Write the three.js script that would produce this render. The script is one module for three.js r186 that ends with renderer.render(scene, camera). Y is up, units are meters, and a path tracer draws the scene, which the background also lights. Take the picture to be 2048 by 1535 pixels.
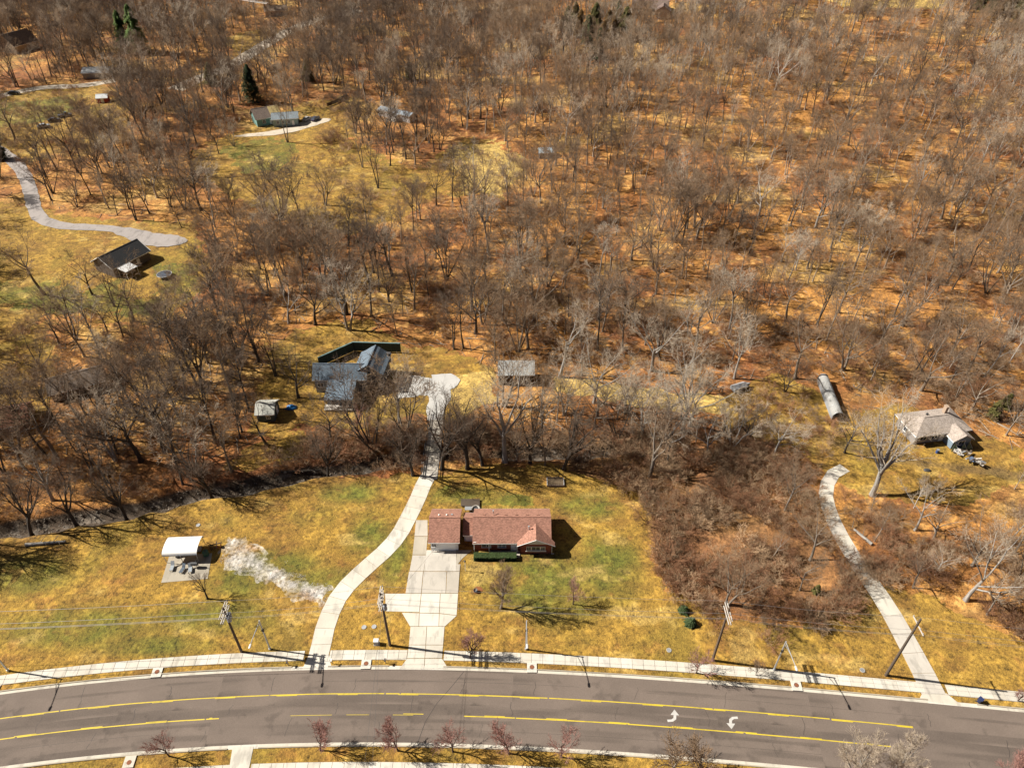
import * as THREE from 'three';
import { mergeGeometries } from 'three/addons/utils/BufferGeometryUtils.js';
import { Sky } from 'three/addons/objects/Sky.js';

// ---------------------------------------------------------------- camera, sky, sun, exposure
const scene = new THREE.Scene();
const renderer = new THREE.WebGLRenderer({ antialias: true });
renderer.toneMapping = THREE.LinearToneMapping;
renderer.toneMappingExposure = 1.75;
renderer.shadowMap.enabled = true;
const camera = new THREE.PerspectiveCamera(2 * Math.atan(767.5 / 1420) * 180 / Math.PI, 2048 / 1535, 1, 6000);
camera.position.set(0, 103, 0);
camera.rotation.set(-38.53 * Math.PI / 180, 0, 0);
camera.updateMatrixWorld(true);
camera.updateProjectionMatrix();

const sunDir = new THREE.Vector3(-0.985, 0.86, -0.15).normalize();
const sky = new Sky();
sky.name = 'sky';
sky.userData.kind = 'structure';
sky.scale.setScalar(5000);
Object.assign(sky.material.uniforms.sunPosition.value, sunDir);
sky.material.uniforms.turbidity.value = 1;
sky.material.uniforms.rayleigh.value = 0.25;
sky.material.uniforms.mieCoefficient.value = 0.002;
scene.add(sky);
scene.environmentIntensity = 0.1;
const sun = new THREE.DirectionalLight(new THREE.Color(1, 0.93, 0.82), 5);
sun.position.copy(sunDir).multiplyScalar(600).add(new THREE.Vector3(0, 0, -200));
sun.target.position.set(0, 0, -200);
sun.castShadow = true;
Object.assign(sun.shadow.camera, { left: -400, right: 400, top: 400, bottom: -400, near: 10, far: 1500 });
sun.shadow.mapSize.set(4096, 4096);
scene.add(sun, sun.target);

// ---------------------------------------------------------------- helpers
const { sin, cos, abs, min, max, floor, sqrt, PI, hypot, atan2 } = Math;
const V = (x, y, z) => new THREE.Vector3(x, y, z);
const clamp = (x, a = 0, b = 1) => x < a ? a : x > b ? b : x;
const lerp = (a, b, t) => a + (b - a) * t;
const smooth = (a, b, x) => { const t = clamp((x - a) / (b - a)); return t * t * (3 - 2 * t); };
function RNG(seed) { let a = seed >>> 0; return () => { a = (a + 0x6D2B79F5) | 0; let t = Math.imul(a ^ (a >>> 15), 1 | a); t = (t + Math.imul(t ^ (t >>> 7), 61 | t)) ^ t; return ((t ^ (t >>> 14)) >>> 0) / 4294967296; }; }
const LAT = new Float32Array(65536); { const r = RNG(99); for (let i = 0; i < 65536; i++) LAT[i] = r(); }
function noise(x, y) {          // value noise 0..1, lattice of 256 x 256
  const xi = floor(x), yi = floor(y); let u = x - xi, v = y - yi; u = u * u * (3 - 2 * u); v = v * v * (3 - 2 * v);
  const x0 = xi & 255, x1 = (xi + 1) & 255, y0 = (yi & 255) << 8, y1 = ((yi + 1) & 255) << 8;
  const a = LAT[y0 | x0], b = LAT[y0 | x1], c = LAT[y1 | x0], d = LAT[y1 | x1];
  return a + (b - a) * u + (c - a + (a - b - c + d) * u) * v;
}
const fbm = (x, y) => noise(x, y) * .5 + noise(x * 2.03 + 17, y * 2.03 + 5) * .27 + noise(x * 4.1 + 3, y * 4.1 + 41) * .15 + noise(x * 8.3, y * 8.3 + 9) * .08;

const taken = {};
function numbered(n) { const k = taken[n] = (taken[n] ?? -1) + 1; return k ? n + '_' + String(k).padStart(3, '0') : n; }
function shade(o) { o.castShadow = o.receiveShadow = true; return o; }
function thing(name, label, category, x = 0, y = 0, z = 0, turn = 0, group) {
  const o = new THREE.Group(); o.name = numbered(name); o.position.set(x, y, z); o.rotation.y = turn;
  o.userData = { label, category }; if (group) o.userData.group = group; scene.add(o); return o;
}
function struct(name, label) { const o = new THREE.Group(); o.name = numbered(name); o.userData = { kind: 'structure' }; if (label) o.userData.label = label; scene.add(o); return o; }
function part(name, geo, mat, parent, label) { const g = Array.isArray(geo) ? mergeGeometries(geo.map(plain)) : geo; const m = shade(new THREE.Mesh(g, mat)); m.name = name; if (label) m.userData.label = label; parent.add(m); return m; }
function plain(g) { const h = g.index ? g.toNonIndexed() : g; for (const k of Object.keys(h.attributes)) if (!['position', 'normal', 'uv'].includes(k)) h.deleteAttribute(k); if (!h.attributes.uv) h.setAttribute('uv', new THREE.BufferAttribute(new Float32Array(h.attributes.position.count * 2), 2)); return h; }
function metricUV(g) {            // box projection of uv, in metres, from the piece's own coordinates
  const h = g.index ? g.toNonIndexed() : g, p = h.attributes.position, n = h.attributes.normal, uv = new Float32Array(p.count * 2);
  for (let i = 0; i < p.count; i++) {
    const ax = abs(n.getX(i)), ay = abs(n.getY(i)), az = abs(n.getZ(i));
    if (ay >= ax && ay >= az) { uv[2 * i] = p.getX(i); uv[2 * i + 1] = p.getZ(i); } else if (ax > az) { uv[2 * i] = p.getZ(i); uv[2 * i + 1] = p.getY(i); } else { uv[2 * i] = p.getX(i); uv[2 * i + 1] = p.getY(i); }
  }
  h.setAttribute('uv', new THREE.BufferAttribute(uv, 2)); return h;
}
const box = (w, h, d, x = 0, y = 0, z = 0) => metricUV(new THREE.BoxGeometry(w, h, d).translate(x, y, z));
const cyl = (r0, r1, h, n = 10, x = 0, y = 0, z = 0) => new THREE.CylinderGeometry(r1, r0, h, n).translate(x, y + h / 2, z);
function bar(a, b, r, n = 6, r2 = r) {
  const d = b.clone().sub(a), g = new THREE.CylinderGeometry(r2, r, d.length(), n);
  g.applyQuaternion(new THREE.Quaternion().setFromUnitVectors(V(0, 1, 0), d.clone().normalize())); const m = a.clone().add(b).multiplyScalar(.5); return g.translate(m.x, m.y, m.z);
}
function slab(pts, t) {           // convex plane polygon (counter-clockwise from its outer side) with a thickness t behind it
  const n = V(0, 0, 0), a = pts[0]; for (let i = 1; i + 1 < pts.length; i++) n.add(pts[i].clone().sub(a).cross(pts[i + 1].clone().sub(a))); n.normalize();
  const low = pts.map(p => p.clone().addScaledVector(n, -t)), pos = [], nor = [], uv = [];
  const e = pts[1].clone().sub(a).normalize(), f = n.clone().cross(e);
  const tri = (p, q, r, m) => { for (const v of [p, q, r]) { pos.push(v.x, v.y, v.z); nor.push(m.x, m.y, m.z); const w = v.clone().sub(a); uv.push(w.dot(e), w.dot(f)); } };
  for (let i = 1; i + 1 < pts.length; i++) { tri(a, pts[i], pts[i + 1], n); tri(low[0], low[i + 1], low[i], n.clone().negate()); }
  pts.forEach((p, i) => { const j = (i + 1) % pts.length, q = pts[j], m = q.clone().sub(p).cross(n).normalize(); tri(p, low[i], low[j], m); tri(p, low[j], q, m); });
  const g = new THREE.BufferGeometry(); g.setAttribute('position', new THREE.Float32BufferAttribute(pos, 3)); g.setAttribute('normal', new THREE.Float32BufferAttribute(nor, 3)); g.setAttribute('uv', new THREE.Float32BufferAttribute(uv, 2)); return g;
}
function flatPlate(pts, y, t) {   // polygon in x, z as a plate with its top at y; any winding
  let A = 0; pts.forEach((p, i) => { const q = pts[(i + 1) % pts.length]; A += p[0] * q[1] - q[0] * p[1]; });
  const P = A < 0 ? pts : [...pts].reverse();
  const s = new THREE.Shape(P.map(p => new THREE.Vector2(p[0], -p[1])));
  const g = new THREE.ExtrudeGeometry(s, { depth: t, bevelEnabled: false }).rotateX(-PI / 2).translate(0, y - t, 0);
  return metricUV(g);
}

// ---------------------------------------------------------------- textures and materials
function tex(w, h, f, repX, repY, srgb = true) {
  const d = new Uint8Array(w * h * 4); for (let y = 0, i = 0; y < h; y++) for (let x = 0; x < w; x++, i += 4) { const c = f(x, y); if (typeof c === 'number') d[i] = d[i + 1] = d[i + 2] = clamp(c) * 255; else for (let k = 0; k < 3; k++) d[i + k] = clamp(c[k]) * 255; d[i + 3] = 255; }
  const t = new THREE.DataTexture(d, w, h); t.wrapS = t.wrapT = THREE.RepeatWrapping; t.magFilter = THREE.LinearFilter; t.minFilter = THREE.LinearMipmapLinearFilter; t.generateMipmaps = true; if (srgb) t.colorSpace = THREE.SRGBColorSpace; t.repeat.set(1 / repX, 1 / repY); t.needsUpdate = true; return t;
}
const wrapN = (x, y, s, f) => noise((x / s * f) % f, (y / s * f) % f);   // used with large tiles; seams fall outside what shows
const lin = (r, g, b) => new THREE.Color().setRGB(r, g, b);
const rnd0 = RNG(5);
const grainTex = tex(512, 512, (x, y) => .72 + .16 * fbm(x / 40, y / 40) + .1 * (LAT[(x * 131 + y * 517) & 65535] - .3), 14, 14);
const mottleTex = tex(512, 512, (x, y) => { const n = fbm(x / 60, y / 60), s = smooth(.55, .75, fbm(x / 25 + 50, y / 90)); return .98 - .14 * n * n - .10 * s + .06 * (LAT[(x * 37 + y * 911) & 65535] - .5); }, 16, 16);
const shingleTex = tex(512, 512, (x, y) => { const row = floor(y / 8), tab = floor((x + (row % 2) * 7) / 14); const edge = y % 8 === 0 ? .72 : 1; return (.78 + .2 * LAT[(row * 313 + tab * 71) & 65535]) * edge * (.92 + .12 * fbm(x / 70, y / 70)); }, 10, 10);
const brickTex = tex(256, 256, (x, y) => { const row = floor(y / 8), o = (row % 2) * 10, m = y % 8 === 0 || (x + o) % 20 === 0; const v = .75 + .25 * LAT[(row * 77 + floor((x + o) / 20) * 191) & 65535]; return m ? [.72, .66, .6] : [v, v * .86, v * .82]; }, 3, 3);
const sidingTex = tex(64, 256, (x, y) => (y % 16 < 2 ? .66 : .95) + .04 * LAT[(y * 71 + x) & 65535], 2, 3.2);
const asphaltTex = tex(1024, 1024, (x, y) => { const lane = .1 * smooth(.5, .8, noise(x / 300, y / 14)); return .8 + .13 * (fbm(x / 120, y / 60) - .5) - lane + .13 * (LAT[(x * 131 + y * 517) & 65535] - .5) - .1 * smooth(.62, .8, fbm(x / 50 + 9, y / 50)); }, 44, 44);
const bumpTex = tex(512, 512, (x, y) => .5 * noise(x / 3, y / 3) + .3 * noise(x / 9, y / 9) + .2 * LAT[(x * 131 + y * 517) & 65535], 22, 22, false);
const barkTex = tex(128, 256, (x, y) => .7 + .3 * noise(x / 5, y / 22) - .15 * LAT[(x * 31 + y * 77) & 65535], 1, 4);
const M = (r, g, b, rough = .9, extra = {}) => new THREE.MeshStandardMaterial({ color: lin(r, g, b), roughness: rough, ...extra });
const concreteNew = [[.64, .60, .52], [.61, .565, .48], [.68, .645, .57], [.63, .59, .51]].map(c => M(...c, .92, { map: mottleTex }));
const concreteOld = [[.48, .435, .37], [.52, .48, .42], [.43, .385, .31], [.56, .52, .46]].map(c => M(...c, .95, { map: mottleTex }));
const concreteKerb = M(.58, .51, .40, .92, { map: grainTex });
const asphalt = M(.265, .208, .172, .93, { map: asphaltTex, bumpMap: bumpTex, bumpScale: .01 });
const yellow = M(.66, .50, .03, .7, { map: mottleTex }), whitePaint = M(.78, .76, .72, .7, { map: grainTex }), tar = M(.05, .04, .035, .7);
const soil = M(.12, .085, .05, 1), joint = M(.17, .135, .10, 1);
const roofRed = M(.47, .235, .168, .95, { map: shingleTex }), roofGrey = M(.17, .225, .285, .9, { map: shingleTex }), roofTan = M(.50, .425, .37, .95, { map: shingleTex }), roofBlack = M(.035, .037, .042, .9, { map: shingleTex }), roofBrown = M(.22, .17, .135, .95, { map: shingleTex });
const brick = M(.34, .13, .085, .95, { map: brickTex }), white = M(.74, .75, .76, .6, { map: sidingTex }), trim = M(.78, .78, .76, .55), greySiding = M(.30, .33, .36, .8, { map: sidingTex }), teal = M(.17, .33, .31, .8, { map: sidingTex }), tan = M(.44, .36, .27, .9, { map: sidingTex }), brownSiding = M(.24, .16, .10, .9, { map: sidingTex });
const glass = new THREE.MeshPhysicalMaterial({ color: lin(.05, .06, .075), roughness: .08, metalness: 0 });
const galv = M(.50, .52, .54, .45, { metalness: .6 }), darkMetal = M(.05, .052, .055, .5), woodPole = M(.22, .155, .105, .95, { map: barkTex }), paleWood = M(.50, .46, .41, .9), darkWood = M(.10, .075, .055, .95), porcelain = M(.35, .36, .38, .3), wireM = M(.30, .29, .28, .5, { metalness: .3 });
const metalWhite = M(.80, .80, .79, .35), rust = M(.36, .13, .06, .9, { map: grainTex }), stoneM = [[.36, .34, .31], [.45, .42, .38], [.28, .255, .23]].map(c => M(...c));
const gravelM = M(.50, .465, .42, 1, { map: grainTex });

// ---------------------------------------------------------------- terrain
const creek = [[-106.91, -81.88], [-96.45, -85.67], [-84.94, -88.55], [-69.52, -92.28], [-58.31, -96.18], [-46.34, -99.29], [-37.9, -101.94], [-27.05, -103.94], [-16.82, -106.43], [-6.68, -107.48], [3.75, -106.88], [14.12, -106.43], [27, -109.45], [42.35, -112.1], [58.17, -114.98], [65.66, -111.47], [76.41, -106.43], [89.19, -102.79], [112.04, -98.6]];
function toLine(x, z, L) { let b = 1e9; for (let i = 0; i + 1 < L.length; i++) { const [ax, az] = L[i], dx = L[i + 1][0] - ax, dz = L[i + 1][1] - az; const t = clamp(((x - ax) * dx + (z - az) * dz) / (dx * dx + dz * dz)); const d = hypot(x - ax - t * dx, z - az - t * dz); if (d < b) b = d; } return b; }
function creekDepth(x, z) { if (z > -75 || z < -135) return 0; const fade = 1 - smooth(10, 40, x) * .75; const d = toLine(x, z, creek) + (noise(x / 3, z / 3) - .5) * 1.4; return 2.1 * fade * (1 - smooth(.5, 3.1, d)); }
function height(x, z) {
  const d = -z; let y = 0;
  if (d > 140) { const u = d - 140, s = .035 + .075 * smooth(-70, 110, x); y = s * u * u / (u + 70); if (d > 900) { const w = d - 900; y -= .0; } y += (fbm(x / 38, z / 38) - .5) * 2.2 * smooth(140, 230, d); }
  return y - creekDepth(x, z);
}
const inside = (x, z, P) => { let c = false; for (let i = 0, j = P.length - 1; i < P.length; j = i++) { const a = P[i], b = P[j]; if ((a[1] > z) !== (b[1] > z) && x < (b[0] - a[0]) * (z - a[1]) / (b[1] - a[1]) + a[0]) c = !c; } return c; };
// what grows or lies where: 1 golden lawn, 2 green lawn, 3 pale straw, 4 bare white gravel, 5 red-brown brush floor, 0 leaf litter
const zones = [
  [1, [[-129.64, -83.24], [-94.33, -85.2], [-81.83, -87.94], [-68.92, -90.77], [-56.99, -95.12], [-46.07, -98.19], [-37.7, -100.95], [-26.51, -100.25], [-16.38, -99.29], [-9.57, -102.79], [5.72, -103.51], [15.64, -99.98], [25.39, -94.6], [24.84, -81.32], [26.79, -71.85], [34.49, -68.46], [43.75, -66.13], [55.04, -67.99], [62.79, -72.85], [70.47, -72.85], [76.05, -67.06], [81.55, -62.55], [113.43, -57.48], [200, -20], [-200, -20]]],
  [4, [[-52.37, -83.58], [-49.95, -84.04], [-46.41, -81.88], [-40.97, -78.25], [-35.83, -75.09], [-30.53, -73.66], [-31.31, -69.13], [-34.09, -70.38], [-40.28, -73.86], [-45.74, -76.45], [-50.12, -75.92]]],
  [5, [[26.17, -93.3], [25.74, -81.32], [27.39, -72.85], [34.71, -69.42], [44.02, -67.06], [55.21, -68.46], [59.38, -72.85], [57.11, -83.58], [60.3, -98.6], [49.61, -107.18], [29.23, -110.22], [5.93, -110.22], [7.77, -103.51], [15.64, -99.98]]],
  [1, [[73.49, -118.28], [87.84, -123.44], [99.93, -111.78], [106.73, -107.18], [103.09, -98.6], [90.4, -93.3], [79.2, -92.02], [67.72, -94.6], [63.28, -98.6], [60.04, -107.18], [45.85, -113.37], [47.5, -125.23], [63.97, -134.62], [70.33, -125.23]]],
  [3, [[9.6, -133.06], [20.54, -129.82], [35.24, -127.04], [48.64, -125.23], [47.01, -118.28], [33.99, -119.63], [19.92, -123.44], [11.01, -126.13]]],
  [1, [[-62.41, -142.76], [-51.96, -151.47], [-40.04, -157.2], [-28, -144.88], [-12.88, -142.76], [-4.06, -134.62], [-3.85, -123.44], [-13.46, -114.98], [-20.3, -118.28], [-32.72, -113.37], [-46.01, -114.98], [-49.14, -110.22], [-56.4, -113.37], [-58.05, -127.04]]],
  [3, [[-15.85, -132.67], [-4.63, -133.64], [-3.85, -123.44], [-10.37, -118.28], [-14.04, -123.44]]],
  [1, [[-191.94, -235.09], [-153.08, -219.9], [-133.37, -212.81], [-104.23, -212.81], [-89.46, -187.35], [-85.1, -165.72], [-90.99, -156.05], [-100.5, -153.74], [-122.93, -159.6], [-149.06, -163.23]]],
  [1, [[-250.09, -333.13], [-214.99, -339.93], [-194.36, -350.54], [-168.14, -326.54], [-155.56, -285.55], [-164.65, -270.32], [-180.94, -260.83], [-212.85, -270.32]]],
  [1, [[-121.96, -275.26], [-110.58, -289.82], [-93.82, -323.32], [-66.59, -333.1], [-64.2, -280.28], [-35.31, -250.67], [-16.65, -281.59], [-2.69, -270.18], [6.55, -251.53], [-4.03, -225.07], [-24.74, -231.78], [-36.17, -212.3], [-50.65, -202.62], [-75.98, -216.32], [-94, -227.32], [-119.3, -256.26]]],
  [3, [[-23.68, -267.78], [-8.57, -275.65], [4.85, -260.27], [-2.38, -228.63], [-16.12, -231.31]]],
  [3, [[168.86, -436.59], [240.9, -438.33], [225.97, -416.5], [179.56, -419.75]]],
  [1, [[-161.7, -427.02], [-143.13, -450.99], [-125.71, -427.02], [-139.08, -387.45]]], [1, [[-163.01, -361.69], [-152.36, -373.41], [-140.11, -350.54], [-152.84, -339.93]]],
  [1, [[-153.95, -176.12], [-127.37, -165.72], [-111.94, -142.76], [-102.2, -116.61], [-119.61, -118.28]]],
  [1, [[-55.05, -108.69], [-45.64, -113.37], [-40.34, -108.69], [-47.42, -103.51], [-59.56, -99.98]]],
  [2, [[-152.38, -173.44], [-125.03, -172.12], [-105.24, -168.24], [-94.64, -165.72], [-95.85, -158.4], [-123.29, -160.32], [-146.65, -163.73]]], [2, [[-239.85, -323.32], [-214.97, -326.54], [-197.99, -333.13], [-188.3, -307.94], [-203.51, -296.42], [-224.2, -296.42]]], [2, [[-107.23, -187.35], [-92.91, -184.46], [-89.61, -170.82], [-97.46, -169.52]]],
  [2, [[-121.92, -165.72], [-112.76, -176.12], [-106.61, -168.24], [-109.62, -159.6]]], [2, [[-138.32, -173.44], [-128.38, -176.12], [-123.14, -168.24], [-134.16, -168.24]]],
  [2, [[-114.15, -275.26], [-96.59, -282.92], [-82.87, -275.26], [-84.84, -251.82], [-98.2, -247.48]]],
  [2, [[-16.14, -96.58], [-6.3, -96.58], [3.52, -95.25], [3.45, -92.02], [-9.99, -92.28], [-16.74, -92.66]]],
];
const boxed = zones.map(([k, P]) => [k, P, min(...P.map(p => p[0])), max(...P.map(p => p[0])), min(...P.map(p => p[1])), max(...P.map(p => p[1]))]);
const greens = [[[-70.3, -65.67], 17, 4.5], [[-49.76, -67.52], 11, 4], [[-40.91, -78.04], 9, 4], [[-33.19, -74.89], 8, 3.5], [[-47.02, -74.89], 7, 4], [[4.84, -74.89], 14, 8], [[7.2, -69.9], 9, 5], [[-20.91, -80.21], 4, 8], [[-26.09, -84.74], 5, 6], [[-9.15, -94.6], 9, 3], [[-31.64, -95.25], 7, 3], [[-83.88, -75.92], 10, 5], [[14.96, -92.02], 7, 4], [[16.73, -76.97], 7, 9], [[-57.66, -62.55], 12, 2.5]];
function zoneAt(x, z) {
  const a = -z > 140 ? 3.4 : 1.5, wx = x + (noise(x / 3.1, z / 3.1) - .5) * a * 1.6 + (noise(x / .8, z / .8) - .5) * a * .8, wz = z + (noise(x / 3.1 + 77, z / 3.1) - .5) * a * 1.6 + (noise(x / .8 + 31, z / .8) - .5) * a * .8;
  let k = 0; for (const [t, P, x0, x1, z0, z1] of boxed) if (wx > x0 && wx < x1 && wz > z0 && wz < z1 && inside(wx, wz, P)) k = t; return k;
}
const gravelEdge = (p => [...p, p[0]])(zones.find(z => z[0] === 4)[1]);
const mix3 = (a, b, t, o) => { o[0] = a[0] + (b[0] - a[0]) * t; o[1] = a[1] + (b[1] - a[1]) * t; o[2] = a[2] + (b[2] - a[2]) * t; return o; };
const C = { gold: [.335, .20, .034], ochre: [.24, .13, .027], green: [.135, .137, .02], straw: [.56, .39, .12], litterA: [.46, .215, .052], litterB: [.28, .115, .033], litterC: [.55, .31, .095], rust: [.27, .085, .028], brush: [.235, .115, .052], dark: [.12, .065, .03], mud: [.085, .06, .04], stones: [.16, .135, .11], gravel: [.50, .47, .43] };
const out = [0, 0, 0], tmp = [0, 0, 0];
function groundColor(x, z, grain) {
  const k = zoneAt(x, z), big = fbm(x / 26, z / 26), med = fbm(x / 7 + 40, z / 7), sm = noise(x / 1.3, z / 1.3), fine = noise(x / .42, z / .42);
  if (k === 0 || k === 5) {
    mix3(C.litterB, C.litterA, smooth(.3, .62, med * .6 + big * .4), out);
    mix3(out, C.litterC, smooth(.52, .8, sm * .5 + fbm(x / 11 + 90, z / 11) * .5) * .8, out);
    mix3(out, C.rust, .55 * smooth(.5, .72, fbm(x / 17 + 400, z / 17)), out); mix3(out, C.straw, .5 * smooth(.55, .75, fbm(x / 21 + 700, z / 15)), out); mix3(out, C.dark, .5 * smooth(.62, .8, fbm(x / 6 + 150, z / 4)), out);
    if (k === 5) mix3(out, C.brush, .7, out);
    if (-z < 140) mix3(out, C.dark, .35 * smooth(.45, .7, fbm(x / 5 + 8, z / 5)), out);
  } else {
    const streak = noise(x / 2.2 + z / 5, z / .9);
    mix3(C.ochre, C.gold, smooth(.25, .65, med * .7 + streak * .3), out);
    let g = k === 2 ? .95 : 0;
    if (-z < 110) for (const [[gx, gz], rx, rz] of greens) { const q = hypot((x - gx) / rx, (z - gz) / rz); if (q < 1.3) g = max(g, smooth(1.25, .3, q)); }
    g = clamp(g * (.55 + .9 * (fbm(x / 3 + 13, z / 3) - .3)) + .30 * smooth(.55, .75, fbm(x / 9 + 200, z / 9)));
    mix3(out, C.green, g, out);
    if (k === 3) mix3(out, C.straw, .75, out); if (k === 4) mix3(out, C.gravel, clamp((.25 + .6 * smooth(0, 2.6, toLine(x, z, gravelEdge))) + 1.5 * (fbm(x / 1.6 + 7, z / 1.6) - .46) + .5 * (fine - .5)), out);
    const st = smooth(.6, .8, fbm(x / 6 + 300, z / 4)); mix3(out, C.straw, st * .5, out);
    mix3(out, C.litterB, .35 * smooth(.62, .8, fbm(x / 2.4 + 60, z / 2.4)), out);
  }
  const cd = creekDepth(x, z); if (cd > .15) { mix3(out, C.mud, smooth(.15, .9, cd), out); if (cd > 1.2 && sm > .62) mix3(out, C.stones, .7, out); }
  const m = (.80 + .30 * sm + .95 * (fine - .5) + .7 * (grain - .5)) * (fine > .68 && sm < .6 ? .66 : 1); out[0] *= m; out[1] *= m; out[2] *= m; return out;
}
const enc = v => v <= .0031308 ? v * 12.92 : 1.055 * Math.pow(v, 1 / 2.4) - .055, ENC = new Uint8Array(4097); for (let i = 0; i <= 4096; i++) ENC[i] = Math.round(enc(i / 4096) * 255);
function groundTile(x0, x1, z0, z1, w, h) {
  const d = new Uint8Array(w * h * 4); let i = 0;
  for (let r = 0; r < h; r++) { const z = z0 + (r + .5) / h * (z1 - z0); for (let c = 0; c < w; c++, i += 4) { const x = x0 + (c + .5) / w * (x1 - x0); const q = groundColor(x, z, LAT[(c * 7919 + r * 104729 + (c >> 8) * 31) & 65535]); d[i] = ENC[clamp(q[0]) * 4096 | 0]; d[i + 1] = ENC[clamp(q[1]) * 4096 | 0]; d[i + 2] = ENC[clamp(q[2]) * 4096 | 0]; d[i + 3] = 255; } }
  const t = new THREE.DataTexture(d, w, h); t.colorSpace = THREE.SRGBColorSpace; t.magFilter = THREE.LinearFilter; t.minFilter = THREE.LinearMipmapLinearFilter; t.generateMipmaps = true;
  t.repeat.set(1 / (x1 - x0), 1 / (z1 - z0)); t.offset.set(-x0 / (x1 - x0), -z0 / (z1 - z0)); t.needsUpdate = true;
  return new THREE.MeshStandardMaterial({ map: t, roughness: 1, bumpMap: bumpTex, bumpScale: .09 });
}
{
  const tiles = [[-125, 125, -140, -30, 2048, 1024], [-215, 215, -285, -140, 2048, 1024], [-440, 440, -785, -285, 2048, 1024]];
  const mats = tiles.map(t => groundTile(...t));
  const far = tex(512, 512, (x, y) => { const q = groundColor(x / 4 + 700, y / 4 - 1400, LAT[(x * 7919 + y * 104729) & 65535]); return [enc(q[0]), enc(q[1]), enc(q[2])]; }, 128, 128);
  mats.push(new THREE.MeshStandardMaterial({ map: far, roughness: 1 }));
  const line = (list) => { const o = []; for (const [a, b, s] of list) for (let v = a; v < b - 1e-6; v += s) o.push(v); o.push(list[list.length - 1][1]); return o; };
  const X = line([[-3000, -440, 160], [-440, -215, 9], [-215, -125, 3], [-125, 125, 1.25], [125, 215, 3], [215, 440, 9], [440, 3000, 160]]);
  const Z = line([[-4500, -785, 150], [-785, -285, 5], [-285, -140, 2.5], [-140, -75, .8], [-75, -30, 3], [-30, 600, 70]]);
  const nx = X.length, nz = Z.length, pos = new Float32Array(nx * nz * 3), uv = new Float32Array(nx * nz * 2), by = [[], [], [], []];
  for (let j = 0; j < nz; j++) for (let i = 0; i < nx; i++) { const k = j * nx + i; pos[3 * k] = X[i]; pos[3 * k + 1] = height(X[i], Z[j]); pos[3 * k + 2] = Z[j]; uv[2 * k] = X[i]; uv[2 * k + 1] = Z[j]; }
  for (let j = 0; j + 1 < nz; j++) for (let i = 0; i + 1 < nx; i++) { const cx = (X[i] + X[i + 1]) / 2, cz = (Z[j] + Z[j + 1]) / 2; let m = tiles.findIndex(t => cx > t[0] && cx < t[1] && cz > t[2] && cz < t[3]); if (m < 0) m = 3; const a = j * nx + i, b = a + 1, c = a + nx, d = c + 1; by[m].push(a, c, b, b, c, d); }
  const g = new THREE.BufferGeometry(); g.setAttribute('position', new THREE.BufferAttribute(pos, 3)); g.setAttribute('uv', new THREE.BufferAttribute(uv, 2)); const idx = []; by.forEach((l, m) => { g.addGroup(idx.length, l.length, m); for (const v of l) idx.push(v); }); g.setIndex(idx); g.computeVertexNormals();
  const ground = shade(new THREE.Mesh(g, mats)); ground.name = 'ground'; ground.userData = { kind: 'structure', label: 'golden lawn and leaf-strewn woodland floor' }; scene.add(ground);
}
console.log('ground');

// ---------------------------------------------------------------- the main road
const roadZ = x => { const c = clamp(x, -130, 130), f = c => -52.5 + .0418 * c + 8.5685e-4 * c * c - 3.978e-6 * c * c * c, d = .0418 + 2 * 8.5685e-4 * c - 3 * 3.978e-6 * c * c; return f(c) + (x - c) * d; };
const RC = (x, n) => { const e = .5, dz = (roadZ(x + e) - roadZ(x - e)) / (2 * e), l = hypot(1, dz); return [x + dz / l * n, roadZ(x) - n / l]; };   // n > 0 is the far side
function ribbon(x0, x1, n0, n1, y, step = 2) {
  const pos = [], uv = [], idx = []; const N = max(1, Math.ceil((x1 - x0) / step)); let k = 0;
  for (let i = 0; i <= N; i++) { const x = lerp(x0, x1, i / N); for (const n of [n0, n1]) { const p = RC(x, n); pos.push(p[0], y, p[1]); uv.push(x, n); } if (i < N) { idx.push(k, k + 2, k + 1, k + 1, k + 2, k + 3); k += 2; } }
  const g = new THREE.BufferGeometry(); g.setAttribute('position', new THREE.Float32BufferAttribute(pos, 3)); g.setAttribute('uv', new THREE.Float32BufferAttribute(uv, 2)); g.setIndex(idx); g.computeVertexNormals(); return g;
}
function block(x0, x1, n0, n1, y0, y1, step = 2) {    // a ribbon with height, closed all round
  const pos = [], uv = [], idx = []; const N = max(1, Math.ceil((x1 - x0) / step));
  const quad = (a, b, c, d) => { const k = pos.length / 3; for (const p of [a, b, c, d]) { pos.push(p[0], p[1], p[2]); uv.push(p[0], p[2] + p[1]); } idx.push(k, k + 1, k + 2, k, k + 2, k + 3); };
  const P = (x, n, y) => { const p = RC(x, n); return [p[0], y, p[1]]; };
  for (let i = 0; i < N; i++) { const a = lerp(x0, x1, i / N), b = lerp(x0, x1, (i + 1) / N); quad(P(a, n0, y1), P(b, n0, y1), P(b, n1, y1), P(a, n1, y1)); quad(P(a, n0, y0), P(b, n0, y0), P(b, n0, y1), P(a, n0, y1)); quad(P(b, n1, y0), P(a, n1, y0), P(a, n1, y1), P(b, n1, y1)); }
  quad(P(x0, n1, y0), P(x0, n0, y0), P(x0, n0, y1), P(x0, n1, y1)); quad(P(x1, n0, y0), P(x1, n1, y0), P(x1, n1, y1), P(x1, n0, y1));
  const g = new THREE.BufferGeometry(); g.setAttribute('position', new THREE.Float32BufferAttribute(pos, 3)); g.setAttribute('uv', new THREE.Float32BufferAttribute(uv, 2)); g.setIndex(idx); g.computeVertexNormals(); return metricUV(g);
}
const road = struct('road', 'three-lane asphalt road with worn yellow lines');
part('asphalt_surface', ribbon(-320, 320, -5.6, 5.5, .008), asphalt, road);
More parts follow.
